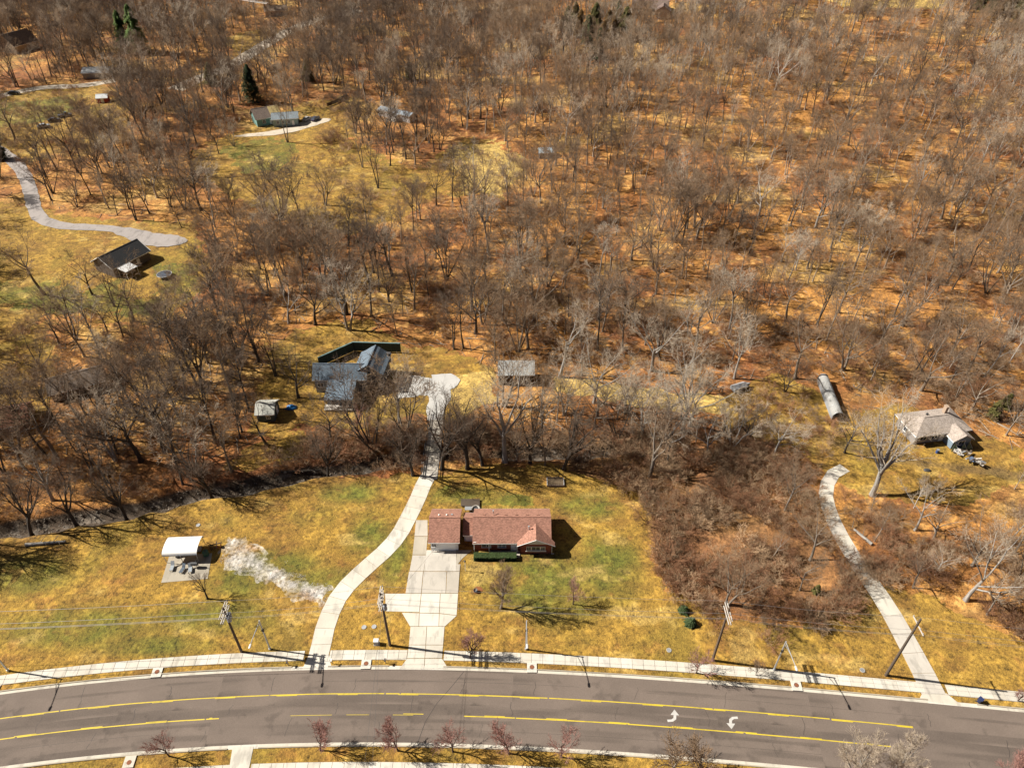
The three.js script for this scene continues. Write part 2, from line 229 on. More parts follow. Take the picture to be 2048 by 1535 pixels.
const dashes = (a, b, n, len, gap, w) => { for (let x = a; x < b; x += len + gap) part('lane_dash', ribbon(x, min(b, x + len), n - w, n + w, .013), yellow, road); };
const worn = (a, b, n, seed) => { const r = RNG(seed); for (let x = a; x < b;) { const l = 1.5 + 6 * r(), q = (r() - .5) * .03; part('lane_line', ribbon(x, min(b, x + l), n - .075 + q, n + .07 + q * .5 + .02 * r(), .012, 1.5), yellow, road); x += l + (r() < .35 ? .12 + .25 * r() : .015); } };
worn(-200, 58, 1.61, 41);
dashes(-190, 58, 1.47, 3, 6.1, .05);
worn(-200, -43, -1.61, 42); worn(-7, 54, -1.61, 43);
part('lane_line', ribbon(-32.6, -26.5, -1.64, -1.58, .012), yellow, road, 'worn stretch of yellow line');
part('lane_line', ribbon(-24.4, -21, -1.64, -1.58, .012), yellow, road, 'worn stretch of yellow line'); part('lane_line', ribbon(-17.5, -14.5, -1.64, -1.58, .012), yellow, road, 'worn stretch of yellow line');
dashes(-190, -44, -1.47, 3, 6.1, .05); dashes(-16, -12, -1.44, 3, 6.1, .05); dashes(-4, 52, -1.47, 3, 6.1, .05);
{ // two white turn arrows
  const arrow = (x, n, flip) => {
    const s = new THREE.Shape(); const q = [[-.9, -.85], [-.1, -.8], [.42, -.45], [.55, .15], [.95, .12], [.42, 1.0], [-.3, .2], [.15, .18], [.05, -.25], [-.3, -.48], [-.9, -.5]];
    q.forEach(([a, b], i) => i ? s.lineTo(a * 1.0, b) : s.moveTo(a, b)); const g = new THREE.ShapeGeometry(s).rotateX(-PI / 2); if (flip) g.rotateY(PI); const p = RC(x, n); g.translate(p[0], .014, p[1]); part('turn_arrow', g, whitePaint, road);
  };
  arrow(23.6, .05, false); arrow(32.2, -.15, true);
  const r = RNG(8);
  for (let i = 0; i < 34; i++) { // cracks sealed with tar
    const x = -75 + i * 4.6 + r() * 3, n0 = [-5, -1.5, 1.8][i % 3] + r() * .5, len = 1.5 + r() * 2.3; const pts = []; let xx = x; for (let k = 0; k <= 5; k++) { pts.push([xx, n0 + len * k / 5]); xx += (r() - .45) * .5; }
    const w = .022 + .02 * r(), P = []; for (const [a, n] of pts) P.push([a - w, n]); for (const [a, n] of [...pts].reverse()) P.push([a + w, n]);
    const g = new THREE.ShapeGeometry(new THREE.Shape(P.map(([a, n]) => { const p = RC(a, n); return new THREE.Vector2(p[0], -p[1]); }))).rotateX(-PI / 2).translate(0, .0105, 0); part('tar_crack', g, tar, road);
  }
  const seam = [[-7.6, 5.3], [-9, 3.2], [-11.2, .2], [-12.6, -2.6], [-13.3, -5.4]], P = []; for (const [a, n] of seam) P.push([a - .05, n]); for (const [a, n] of [...seam].reverse()) P.push([a + .05, n]);
  part('tar_crack', new THREE.ShapeGeometry(new THREE.Shape(P.map(([a, n]) => { const p = RC(a, n); return new THREE.Vector2(p[0], -p[1]); }))).rotateX(-PI / 2).translate(0, .0107, 0), tar, road, 'long sealed seam across the road');
  for (const [x0, x1, n] of [[-70, -52, -3.4], [-30, 10, 3.6], [20, 60, 3.3], [-20, 44, -3.7]]) part('tar_crack', ribbon(x0, x1, n, n + .03, .0103), tar, road);
}
// kerb and gutter, broken at the drives
const northGaps = [[-34, -28.5], [-19.2, -10.8], [61.5, 68.5]];
const southGaps = [[-40.6, -36.2]];
function kerbs(side, gaps) {
  const k = struct('kerb'); let a = -200; const n = side > 0 ? 5.5 : -5.6, s = side;
  for (const [g0, g1] of [...gaps, [200, 201]]) { const lo = min(n + s * .45, n + s * .62), hi = max(n + s * .45, n + s * .62); part('kerb_stone', block(a, g0, lo, hi, -.1, .13), concreteKerb, k); part('gutter', block(a, g0, min(n, n + s * .448), max(n, n + s * .448), -.1, .018), concreteNew[1], k); a = g1; }
  for (const [g0, g1] of gaps) part('gutter', block(g0, g1, min(n, n + s * .6), max(n, n + s * .6), -.1, .02), concreteNew[2], k);
}
kerbs(1, northGaps); kerbs(-1, southGaps);
function walk(n0, n1, gaps, x0, x1, step) {
  const s = struct('sidewalk'), r = RNG(31 + n0 * 10 | 0); let i = 0;
  let b0 = x0; for (const [g0, g1] of [...gaps, [x1, x1]]) { part('bed', ribbon(b0, g0, n0 - .04, n1 + .04, .016), joint, s); b0 = g1; }
  for (let x = x0; x < x1; x += step) { let a = x, b = x + step; for (const [g0, g1] of gaps) { if (a >= g0 && b <= g1) a = b; else if (a < g0 && b > g0) b = g0; else if (a < g1 && b > g1) a = g1; } if (b - a < .2) continue; part('panel', block(a + .025, b - .025, n0, n1, -.05, .05 + r() * .012, 9), concreteNew[floor(r() * 4)], s); }
}
walk(7.1, 8.75, [[-32.5, -28.6], [-16.6, -10.9], [61.6, 64.9]], -85, 85, 1.72);
walk(-9.9, -8.3, [[-39.6, -36.6]], -75, 75, 1.72);

// ---------------------------------------------------------------- drives and slabs
function drive(name, label, L, width, mats, step, seed, y = .045) {   // slabs laid end to end along a line
  const s = struct(name, label), r = RNG(seed), c = new THREE.CatmullRomCurve3(L.map(p => V(p[0], 0, p[1]))), len = c.getLength(), N = Math.round(len / step), pts = c.getSpacedPoints(N), w = i => Array.isArray(width) ? lerp(width[0], width[1], clamp(i / N)) : width;
  const edge = i => { const t = c.getTangentAt(clamp(i / N)); return [V(-t.z, 0, t.x), t]; };
  for (let i = 0; i < N; i++) { const [n0, t0] = edge(i), [n1, t1] = edge(i + 1), a = pts[i].clone().addScaledVector(t0, .025), b = pts[i + 1].clone().addScaledVector(t1, -.025), q = (p, n, k) => [p.x + n.x * k, p.z + n.z * k]; part('slab', flatPlate([q(a, n0, w(i) / 2), q(b, n1, w(i + 1) / 2), q(b, n1, -w(i + 1) / 2), q(a, n0, -w(i) / 2)], y + r() * .01, .12), mats[floor(r() * mats.length)], s); }
  return s;
}
const drive1 = drive('driveway', 'long curved concrete drive running over the bridge', [[-30.47, -59.8], [-30.4, -61.68], [-30.46, -65.04], [-30.07, -68.75], [-29.08, -72.35], [-27.57, -74.89], [-25.45, -77.82], [-22.99, -80.99], [-20.99, -84.39], [-19.44, -89.28], [-18.22, -93.95], [-17.43, -97.79], [-16.82, -99.77]], 3.15, concreteNew, 2.9, 3);
part('apron', flatPlate([[-32.51, -58.47], [-32.19, -59.8], [-31.9, -61.68], [-29.13, -61.68], [-28.55, -59.97], [-27.89, -58.63]], .03, .12), concreteNew[2], drive1);
{
  const d = struct('driveway', 'wide concrete drive with old and new slabs before the garage'); const S = (pts, m) => part('slab', flatPlate(pts, .045 + rnd0() * .012, .12), m, d);
  S([[-18.02, -88.3], [-15.86, -88.3], [-15.5, -84.51], [-17.89, -84.51]], concreteOld[0]); S([[-17.88, -84.39], [-15.49, -84.39], [-15.38, -80.32], [-17.8, -80.32]], concreteOld[2]);
  S([[-17.79, -80.21], [-15.37, -80.21], [-15.48, -76.76], [-17.93, -76.76]], concreteOld[1]); S([[-15.39, -81.32], [-9.99, -81.32], [-9.8, -76.76], [-15.4, -76.76]], concreteOld[3]); S([[-9.9, -81.32], [-7.2, -81.32], [-8.81, -79.55], [-9.86, -77.82]], concreteOld[2]);
  S([[-9.8, -78.25], [-9.09, -78.25], [-9.18, -76.76], [-9.8, -76.76]], concreteOld[0]);
  S([[-18.01, -76.66], [-15.56, -76.66], [-15.47, -72.25], [-18.1, -72.25]], concreteOld[3]); S([[-15.47, -76.66], [-11.45, -76.66], [-11.3, -72.25], [-15.38, -72.25]], concreteOld[1]); S([[-11.36, -76.66], [-9.18, -76.66], [-9.18, -72.25], [-11.22, -72.25]], concreteOld[0]);
  S([[-21.57, -72.15], [-15.46, -72.15], [-15.43, -68.56], [-20.93, -68.75]], concreteNew[2]); S([[-15.37, -72.15], [-12.23, -72.15], [-12.1, -68.37], [-15.34, -68.46]], concreteNew[2]); S([[-12.15, -72.15], [-9.17, -72.15], [-9.17, -67.99], [-12.01, -68.37]], concreteNew[0]);
  S([[-18.24, -68.46], [-15.41, -68.37], [-15.24, -65.95], [-16.63, -65.95]], concreteNew[0]); S([[-15.33, -68.37], [-12.09, -68.27], [-11.98, -65.95], [-15.16, -65.95]], concreteNew[2]); S([[-12.01, -68.27], [-9.17, -67.9], [-10.92, -65.95], [-11.9, -65.95]], concreteNew[3]);
  S([[-16.54, -65.86], [-13.93, -65.86], [-13.79, -62.63], [-16.42, -62.63]], concreteNew[1]); S([[-13.85, -65.86], [-11, -65.86], [-11, -62.63], [-13.71, -62.63]], concreteNew[3]);
  S([[-16.41, -62.55], [-13.78, -62.55], [-13.72, -60.31], [-16.47, -60.31]], concreteNew[0]); S([[-13.7, -62.55], [-10.99, -62.55], [-10.98, -60.31], [-13.64, -60.31]], concreteNew[1]);
  S([[-16.46, -60.22], [-13.71, -60.22], [-13.64, -58.63], [-17.36, -58.63]], concreteNew[3]); S([[-13.63, -60.22], [-10.97, -60.22], [-9.92, -58.63], [-13.56, -58.63]], concreteNew[0]);
}
const drive3 = drive('driveway', 'pale concrete drive climbing from the road to the tan-roofed house', [[63.46, -54.46], [63.42, -58.72], [63.19, -62.99], [62.94, -67.52], [62.39, -71.85], [61.4, -76.97], [60.55, -83.01], [60.36, -88.91], [61.1, -94.6], [64.17, -99.98], [67.55, -102.08]], [3.6, 2.4], [concreteNew[1], concreteNew[0], concreteOld[3]], 3.3, 9);
part('apron', flatPlate([[60.78, -53.53], [61.94, -54.77], [65.41, -54.61], [66.86, -52.69]], .03, .12), concreteNew[1], drive3);
{ const p = struct('driveway', 'concrete walk across the near verge'); part('slab', flatPlate([RC(-39.9, -5.9), RC(-36.9, -5.9), RC(-36.7, -12), RC(-39.3, -12)], .05, .12), concreteNew[0], p); }
function draped(name, label, L, width, mat, step = 3, up = .09, round = 0) {   // a soft track laid on the ground
  const c = new THREE.CatmullRomCurve3(L.map(p => V(p[0], 0, p[1]))), N = Math.ceil(c.getLength() / step), pos = [], uv = [], idx = [], R = RNG(L.length * 7), K = 4;
  for (let i = 0; i <= N; i++) { const p = c.getPointAt(i / N), t = c.getTangentAt(i / N), w = (Array.isArray(width) ? lerp(width[0], width[1], i / N) : width) * (.9 + .2 * R()) * (round ? max(.12, min(1, sqrt(i / N * 7), sqrt((1 - i / N) * round))) : 1); for (let k = 0; k <= K; k++) { const u = (k / K - .5) * w, x = p.x - t.z * u, z = p.z + t.x * u; pos.push(x, height(x, z) + up, z); uv.push(x, z); } if (i < N) for (let k = 0; k < K; k++) { const a = i * (K + 1) + k; idx.push(a, a + 1, a + K + 1, a + 1, a + K + 2, a + K + 1); } }
  const g = new THREE.BufferGeometry(); g.setAttribute('position', new THREE.Float32BufferAttribute(pos, 3)); g.setAttribute('uv', new THREE.Float32BufferAttribute(uv, 2)); g.setIndex(idx); g.computeVertexNormals();
  const m = shade(new THREE.Mesh(g, mat)); m.name = numbered(name); m.userData = { kind: 'structure', label }; scene.add(m); return m;
}
const paleGravel = M(.52, .51, .49, 1, { map: mottleTex, side: THREE.DoubleSide }), greyGravel = M(.36, .325, .31, 1, { map: mottleTex, side: THREE.DoubleSide }), dustyTrack = M(.58, .50, .40, 1, { map: mottleTex, side: THREE.DoubleSide });
draped('gravel_track', 'pale gravel drive from the bridge to the grey house', [[-16.96, -116.61], [-16.99, -120.83], [-16.37, -124.33], [-17.54, -127.4], [-21.34, -128.51], [-26.49, -127.96]], [3, 8.5], paleGravel, 1.5);
draped('gravel_track', 'pale gravel turning place beside the grey house', [[-18.13, -128.88], [-15.65, -130.01], [-12.19, -130.76]], [8.5, 4], paleGravel, 1, .12, 4);
draped('gravel_track', 'grey gravel lane bending past the black-roofed house', [[-207.44, -277.78], [-189.71, -263.15], [-176.19, -247.48], [-165.21, -231.16], [-159.32, -221.72], [-151.98, -212.81], [-143.52, -208.71], [-136.02, -208.03], [-128.56, -207.36], [-123.1, -205.7]], [5, 4], greyGravel);
draped('gravel_track', 'grey gravel yard behind the black-roofed house', [[-126.68, -206.7], [-119.73, -204.06], [-112.25, -200.18], [-104.8, -198.91], [-100.33, -198.91]], [4.5, 9.5], greyGravel, 1.5, .13, 4);
draped('gravel_track', 'pale curved drive below the teal cottage', [[-111.43, -284.49], [-105.31, -285.55], [-96.82, -287.67], [-88.99, -293.09], [-83.13, -299.24], [-76.2, -303.25]], [2.6, 9.5], dustyTrack, 2, .09, 5);
draped('gravel_track', 'dusty lane by the parked dark car', [[-235.04, -326.54], [-224.33, -335.82], [-216.38, -342.71], [-202.13, -346.95], [-188.84, -354.2]], 5.5, dustyTrack);
draped('gravel_track', 'pale far road crossing behind the bare trees', [[-155.14, -339.93], [-149.65, -357.91], [-139.89, -381.57], [-134.37, -407.84], [-126.77, -437.18], [-114.49, -466.69], [-94.15, -488.26]], [9, 8], dustyTrack, 5);
draped('gravel_track', 'light drive before the hilltop house', [[62.08, -423.33], [71.16, -421.73], [79.46, -424.22]], 10, dustyTrack, 4);
console.log('drives');

// ---------------------------------------------------------------- buildings
function windowAt(parent, side, u, y, w, h, hx, hz, name = 'window') {   // side f (z+), b, l, r of a body with half sizes hx, hz
  const g = new THREE.Group(); g.name = name; const rot = { f: 0, b: PI, l: -PI / 2, r: PI / 2 }[side]; g.rotation.y = rot;
  if (side === 'f') g.position.set(u, y, hz); else if (side === 'b') g.position.set(-u, y, -hz); else if (side === 'l') g.position.set(-hx, y, u); else g.position.set(hx, y, -u);
  parent.add(g);
  part('frame', [box(w + .16, .09, .08, 0, h / 2, .035), box(w + .2, .1, .12, 0, -h / 2, .055), box(.09, h, .08, -w / 2, 0, .035), box(.09, h, .08, w / 2, 0, .035), box(.06, h, .06, 0, 0, .03)], trim, g); part('pane', box(w - .05, h - .05, .03, 0, 0, .02), glass, g); return g;
}
function doorAt(parent, side, u, w, h, hx, hz, mat = trim) {
  const g = new THREE.Group(); g.name = 'door'; g.rotation.y = { f: 0, b: PI, l: -PI / 2, r: PI / 2 }[side];
  if (side === 'f') g.position.set(u, 0, hz); else if (side === 'b') g.position.set(-u, 0, -hz); else if (side === 'l') g.position.set(-hx, 0, u); else g.position.set(hx, 0, -u);
  parent.add(g); part('leaf', box(w, h, .07, 0, h / 2 + .05, .03), mat, g); part('handle', box(.05, .12, .06, w * .38, 1.05, .09), darkMetal, g); return g;
}
function gableBody(L, D, e, r) {  // walls of a gabled house, ridge along x
  const s = new THREE.Shape([[-D / 2, -.3], [D / 2, -.3], [D / 2, e], [0, r], [-D / 2, e]].map(p => new THREE.Vector2(p[0], p[1])));
  return metricUV(new THREE.ExtrudeGeometry(s, { depth: L, bevelEnabled: false }).rotateY(PI / 2).translate(-L / 2, 0, 0));
}
function gableRoof(p, L, D, e, r, ov, mat, t = .16, ridgeMat) {   // two slopes, their fascia boards and a ridge cap
  const k = (r - e) / (D / 2), y0 = e - k * ov + .12, yr = r + .12, X = L / 2 + ov, Zz = D / 2 + ov;
  part('roof_slope', slab([V(-X, y0, Zz), V(X, y0, Zz), V(X, yr, .004), V(-X, yr, .004)], t), mat, p);
  part('roof_slope', slab([V(X, y0, -Zz), V(-X, y0, -Zz), V(-X, yr, -.004), V(X, yr, -.004)], t), mat, p);
  part('ridge_cap', box(2 * X, .05, .26, 0, yr + .0, 0), ridgeMat ?? mat, p);
  for (const s of [-1, 1]) part('fascia', box(2 * X, .2, .04, 0, y0 - .13, s * (Zz + .022)), trim, p);
}
function gableHouse(name, label, cat, [x, z], turn, L, D, e, r, wallM, roofM, open = [], ov = .45, group) {
  const o = thing(name, label, cat, x, height(x, z), z, turn, group); part('wall', gableBody(L, D, e, r), wallM, o); gableRoof(o, L, D, e, r, ov, roofM);
  for (const [k, side, u, y, w, h] of open) k === 'w' ? windowAt(o, side, u, y, w, h, L / 2, D / 2) : doorAt(o, side, u, w, h, L / 2, D / 2); return o;
}
function hipRoof(p, L, D, e, r, ov, mat) {
  const X = L / 2 + ov, Z = D / 2 + ov, q = max(.4, X - Z), y = e, t = .16;
  part('roof_slope', slab([V(-X, y, Z), V(X, y, Z), V(q, r, 0), V(-q, r, 0)], t), mat, p); part('roof_slope', slab([V(X, y, -Z), V(-X, y, -Z), V(-q, r, 0), V(q, r, 0)], t), mat, p);
  part('roof_slope', slab([V(X, y, Z), V(X, y, -Z), V(q, r, 0)], t), mat, p); part('roof_slope', slab([V(-X, y, -Z), V(-X, y, Z), V(-q, r, 0)], t), mat, p);
  part('ridge_cap', box(2 * q, .06, .28, 0, r + .01, 0), mat, p);
  for (const s of [-1, 1]) { part('fascia', box(2 * X, .18, .04, 0, y - .12, s * (Z + .022)), trim, p); part('fascia', box(.04, .18, 2 * Z, s * (X + .022), y - .12, 0), trim, p); }
}
{ // red-roofed brick ranch house, its garage and the link between them
  const o = thing('brick_house', 'long brick ranch house with red-brown shingle roof and front gable', 'house', 0, 0, -84.9);
  part('wall', gableBody(13.2, 7.3, 2.62, 4.86), brick, o); gableRoof(o, 13.2, 7.3, 2.62, 4.86, .42, roofRed);
  // front wing
  const hw = 2.75, wx = 4.25; const wing = new THREE.Shape([[wx - hw, -.3], [wx + hw, -.3], [wx + hw, 2.55], [wx - hw, 2.55]].map(p => new THREE.Vector2(...p)));
  part('wing_wall', metricUV(new THREE.ExtrudeGeometry(wing, { depth: 2.2, bevelEnabled: false }).translate(0, 0, 2.1)), brick, o);
  part('gable_panel', slab([V(wx - hw - .3, 2.55, 4.32), V(wx + hw + .3, 2.55, 4.32), V(wx, 4.15, 4.32)], .1), white, o);
  const k = 1.72 / 3.35, ry = 4.36, zf = 4.75; const sl = s => { const x1 = wx + s * 3.35, p = [V(wx + s * .004, ry, zf), V(x1, ry - 1.72, zf), V(x1, ry - 1.72, 3.9), V(wx + s * .004, ry, .95)]; return slab(s > 0 ? [p[1], p[2], p[3], p[0]] : [p[0], p[3], p[2], p[1]], .14); };
  part('roof_slope', sl(1), roofRed, o); part('roof_slope', sl(-1), roofRed, o);
  for (const s of [-1, 1]) part('barge_board', bar(V(wx, ry - .1, zf + .03), V(wx + s * 3.38, ry - 1.82, zf + .03), .07, 4), trim, o);
  const tw = windowAt(o, 'f', wx, 1.45, 1.5, 1.0, 6.6, 4.31); windowAt(o, 'f', wx - 1.25, 1.45, .75, 1.0, 6.6, 4.31); windowAt(o, 'f', wx + 1.25, 1.45, .75, 1.0, 6.6, 4.31); part('sill', box(3.7, .14, .2, wx, .82, 4.4), trim, o);
  for (const [u, w] of [[-4.6, 1.6], [-1.8, 1.4]]) windowAt(o, 'f', u, 1.5, w, 1.1, 6.6, 3.66); doorAt(o, 'f', .3, 1, 2.05, 6.6, 3.66);
  part('porch', box(5.6, .14, 1.5, -1.4, .1, 4.5), concreteOld[0], o); for (const x of [.9, -4.1]) part('porch_post', box(.13, 2.4, .13, x, 1.3, 4.6 - .55), trim, o);
  part('vent_pipe', [cyl(.11, .11, .75, 10, 3.0, 3.85, 2.0), cyl(.17, .17, .12, 10, 3.0, 4.6, 2.0)], galv, o); part('vent_pipe', [cyl(.11, .11, .7, 10, -3.4, 4.2, -1.4), cyl(.16, .16, .1, 10, -3.4, 4.9, -1.4)], galv, o);
  for (let i = 0; i < 6; i++) part('roof_vent', [box(.34, .16, .3, -5.1 + i * 1.95, 4.62, -.75), box(.4, .04, .36, -5.1 + i * 1.95, 4.72, -.75)], roofRed, o);
  part('chimney_cap', box(.5, .5, .4, -6.3, 2.3, 4.3 - .6), galv, o); part('downspout', [cyl(.05, .05, 2.6, 8, -6.75, 0, 3.9), box(.5, .08, .1, -6.6, 2.62, 3.9)], trim, o); part('downspout', [cyl(.05, .05, 2.5, 8, 7.1, 0, 4.4), box(.5, .06, .1, 7.3, .08, 4.4)], trim, o);
  // link
  part('link_wall', gableBody(1.8, 4.2, 2.35, 3.9).translate(-7.75, 0, -.6), white, o); const lk = new THREE.Group(); lk.name = 'link_roof'; lk.position.set(-7.86, 0, -.6); o.add(lk); gableRoof(lk, 1.3, 4.6, 2.4, 3.85, .36, roofRed, .12);
  part('link_door', box(1.2, 2.0, .08, -7.8, 1.05, 1.56), trim, o);
}
{
  const o = thing('garage', 'detached garage with red-brown roof and white front beside the brick house', 'garage', -12.1, 0, -84.9); const L = 4.9, D = 7.2;
  part('wall', gableBody(L, D, 2.62, 4.7), white, o); gableRoof(o, L, D, 2.62, 4.7, .36, roofRed);
  const d = new THREE.Group(); d.name = 'garage_door'; d.position.set(.35, 0, D / 2 + .02); o.add(d); for (let i = 0; i < 4; i++) part('door_panel', box(3.3, .5, .05, 0, .3 + i * .53, .02), trim, d);
  windowAt(o, 'f', -1.85, 1.5, .8, 1.2, L / 2, D / 2); doorAt(o, 'r', -1, .9, 2, L / 2, D / 2);
  for (const x of [-1.1, .3]) part('skylight', [cyl(.17, .17, .16, 12, x, 4.3, -.85), new THREE.SphereGeometry(.17, 10, 6, 0, PI * 2, 0, PI / 2).translate(x, 4.46, -.85)], metalWhite, o); part('roof_vent', box(.35, .2, .3, 1.2, 4.25, -1.1), galv, o);
  part('ladder_rack', [0, 1, 2, 3, 4].map(i => box(.05, 1.3, .05, -2.3 + i * .3, .7, D / 2 + .35)).concat([box(1.3, .05, .05, -1.7, 1.35, D / 2 + .35), box(1.3, .05, .05, -1.7, .5, D / 2 + .35)]), trim, o);
}
{ // clutter behind the link
  const o = thing('patio_set', 'patio table with dark chairs behind the brick house', 'patio set', -8.3, 0, -90.6);
  part('table_top', box(1.3, .06, .9, 0, .75, 0), galv, o); for (const [x, z] of [[-.5, -.35], [.5, -.35], [-.5, .35], [.5, .35]]) part('leg', box(.05, .72, .05, x, .36, z), darkMetal, o);
  const g = thing('fire_pit', 'round stone fire pit behind the brick house', 'fire pit', -6.9, 0, -91); part('ring', new THREE.TorusGeometry(.7, .18, 8, 18).rotateX(PI / 2).translate(0, .2, 0), stoneM[0], g); part('bowl', cyl(.55, .6, .12, 14, 0, .02, 0), darkMetal, g);
  const d = thing('small_deck', 'low brown deck behind the brick house', 'deck', -8, 0, -92.4); for (let i = 0; i < 8; i++) part('plank', box(3.6, .06, .2, 0, .32, -.85 + i * .23), darkWood, d); for (const x of [-1.6, 1.6]) part('joist', box(.12, .3, 1.7, x, .15, -.05), darkWood, d);
}
{ // hedge
  const o = thing('hedge', 'clipped dark green hedge along the brick house porch', 'hedge', -3.0, 0, -79.5); const r = RNG(4), pos = [], nor = [];
  for (let i = 0; i < 5200; i++) { const s = r() * 6 | 0; let x = (r() - .5) * 7.5, y = r() * .95, z = (r() - .5) * 1.15; if (s < 3) y = .95 + (noise(x * 2, 3) - .5) * .16; else if (s < 5) z = s === 3 ? .58 : -.58; else x = x > 0 ? 3.75 : -3.75; const a = r() * 6.28, b = (r() - .5) * 2, w = .07, u = V(cos(a), b * .6, sin(a)).multiplyScalar(w), v = V(-sin(a), .9 * r(), cos(a)).multiplyScalar(w), n = u.clone().cross(v).normalize(); const fl = n.y < 0 ? -1 : 1; n.multiplyScalar(fl); for (const [p, q] of [[-fl, -1], [fl, -1], [0, 1.2]]) { pos.push(x + u.x * p + v.x * q, y + u.y * p + v.y * q, z + u.z * p + v.z * q); nor.push(n.x, n.y, n.z); } }
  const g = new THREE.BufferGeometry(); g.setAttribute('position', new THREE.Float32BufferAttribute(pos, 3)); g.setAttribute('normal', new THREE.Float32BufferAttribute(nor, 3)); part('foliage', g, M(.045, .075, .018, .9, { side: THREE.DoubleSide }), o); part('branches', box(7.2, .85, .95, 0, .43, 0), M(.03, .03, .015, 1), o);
}
{ // grey house with its barn-like wing
  const o = thing('grey_house', 'slate-grey house with T-shaped roof and barn-like wing', 'house', -38.5, 0, -126);
  const a = new THREE.Group(); a.name = 'main_wing'; a.position.set(-.5, 0, -2.6); o.add(a); part('wall', gableBody(11.6, 4.6, 4.1, 6.4), greySiding, a); gableRoof(a, 11.6, 4.6, 4.1, 6.4, .4, roofGrey);
  windowAt(a, 'f', -4.6, 2.2, 1.3, 1.2, 5.8, 2.3); windowAt(a, 'f', 4.9, 2.2, 1.2, 1.2, 5.8, 2.3);
  part('low_roof', slab([V(-3, 2.9, 5.9), V(3.4, 2.9, 5.9), V(3.4, 4.05, -.2), V(-3, 4.05, -.2)], .16), roofGrey, o); part('low_wall', box(5.9, 2.9, 4.6, .2, 1.45, 2.2), greySiding, o);
  part('deck', box(6.8, .25, 2, .2, .35, 5.5), paleWood, o); for (let i = 0; i < 5; i++) part('deck_post', box(.12, 2.5, .12, -2.9 + i * 1.55, 1.6, 5.8), trim, o);
  part('railing', [box(6.4, .07, .07, .2, 1.4, 6.42), box(6.4, .06, .06, .2, .6, 6.42), ...Array.from({ length: 14 }, (_, i) => box(.04, .85, .04, -2.9 + i * .48, 1, 6.42))], trim, o); windowAt(o, 'f', -1.2, 1.7, 1.6, 1.4, 3, 4.52); doorAt(o, 'f', 1.6, 1, 2.05, 3, 4.52);
  // barn-like wing: bell-cast slopes
  const c = new THREE.Group(); c.name = 'barn_wing'; c.position.set(6.2, 0, -5.2); c.rotation.y = -.1; o.add(c); const prof = [[0, 6.9], [1.1, 6.3], [2.0, 5.6], [2.8, 5.05], [3.6, 4.7]];
  const sh = new THREE.Shape([[-2.9, -.3], [2.9, -.3], [2.9, 4.75], [2.0, 5.35], [1.1, 6.05], [0, 6.65], [-1.1, 6.05], [-2.0, 5.35], [-2.9, 4.75]].map(p => new THREE.Vector2(...p))); part('wall', metricUV(new THREE.ExtrudeGeometry(sh, { depth: 7.4, bevelEnabled: false }).translate(0, 0, -3.7)), M(.11, .125, .15, .85, { map: sidingTex }), c);
  for (const s of [-1, 1]) part('roof_slope', prof.slice(1).map((q, i) => { const p = prof[i], A = V(s * p[0], p[1], 4.1), B = V(s * q[0], q[1], 4.1), Cc = V(s * q[0], q[1], -4.1), D = V(s * p[0], p[1], -4.1); return slab(s > 0 ? [A, B, Cc, D] : [D, Cc, B, A], .12); }), roofGrey, c);
  part('ridge_cap', box(.3, .06, 8.3, 0, 6.93, 0), roofGrey, c); windowAt(c, 'f', 0, 4.6, 1.2, 1.3, 2.9, 3.71); windowAt(c, 'f', -1.2, 1.7, 1, 1.2, 2.9, 3.71); doorAt(c, 'f', 1.3, 1, 2.05, 2.9, 3.71, darkWood);
  part('chimney', [box(.8, 2.4, .7, 3.1, 4.2, -3.2), box(.95, .16, .85, 3.1, 5.45, -3.2)], M(.06, .055, .055), c);
}
function fence(name, label, cat, L, h, mat, postM, capM) {
  const o = thing(name, label, cat, L[0][0], height(...L[0]), L[0][1]);
  for (let i = 0; i + 1 < L.length; i++) { const [ax, az] = L[i], [bx, bz] = L[i + 1], len = hypot(bx - ax, bz - az), n = Math.round(len / 2.4), ang = -atan2(bz - az, bx - ax); for (let k = 0; k < n; k++) { const t = (k + .5) / n, x = lerp(ax, bx, t), z = lerp(az, bz, t), g = box(len / n - .08, h - .15, .07, 0, h / 2 + .05, 0); g.rotateY(ang); g.translate(x - L[0][0], height(x, z) - height(...L[0]), z - L[0][1]); part('panel', g, mat, o); if (capM) { const q = box(len / n - .02, .09, .34, 0, h + .06, 0); q.rotateY(ang); q.translate(x - L[0][0], height(x, z) - height(...L[0]), z - L[0][1]); part('cap', q, capM, o); } } for (let k = 0; k <= n; k++) { const t = k / n, x = lerp(ax, bx, t), z = lerp(az, bz, t); part('post', box(.14, h + .15, .14, x - L[0][0], height(x, z) - height(...L[0]) + h / 2, z - L[0][1]), postM, o); } }
  return o;
}
fence('board_fence', 'tall dark green board fence bent round the grey house', 'fence', [[-46.2, -136], [-39, -142.4], [-27.4, -141.8]], 2.7, M(.03, .055, .055, .9), M(.06, .10, .10), M(.13, .22, .22));
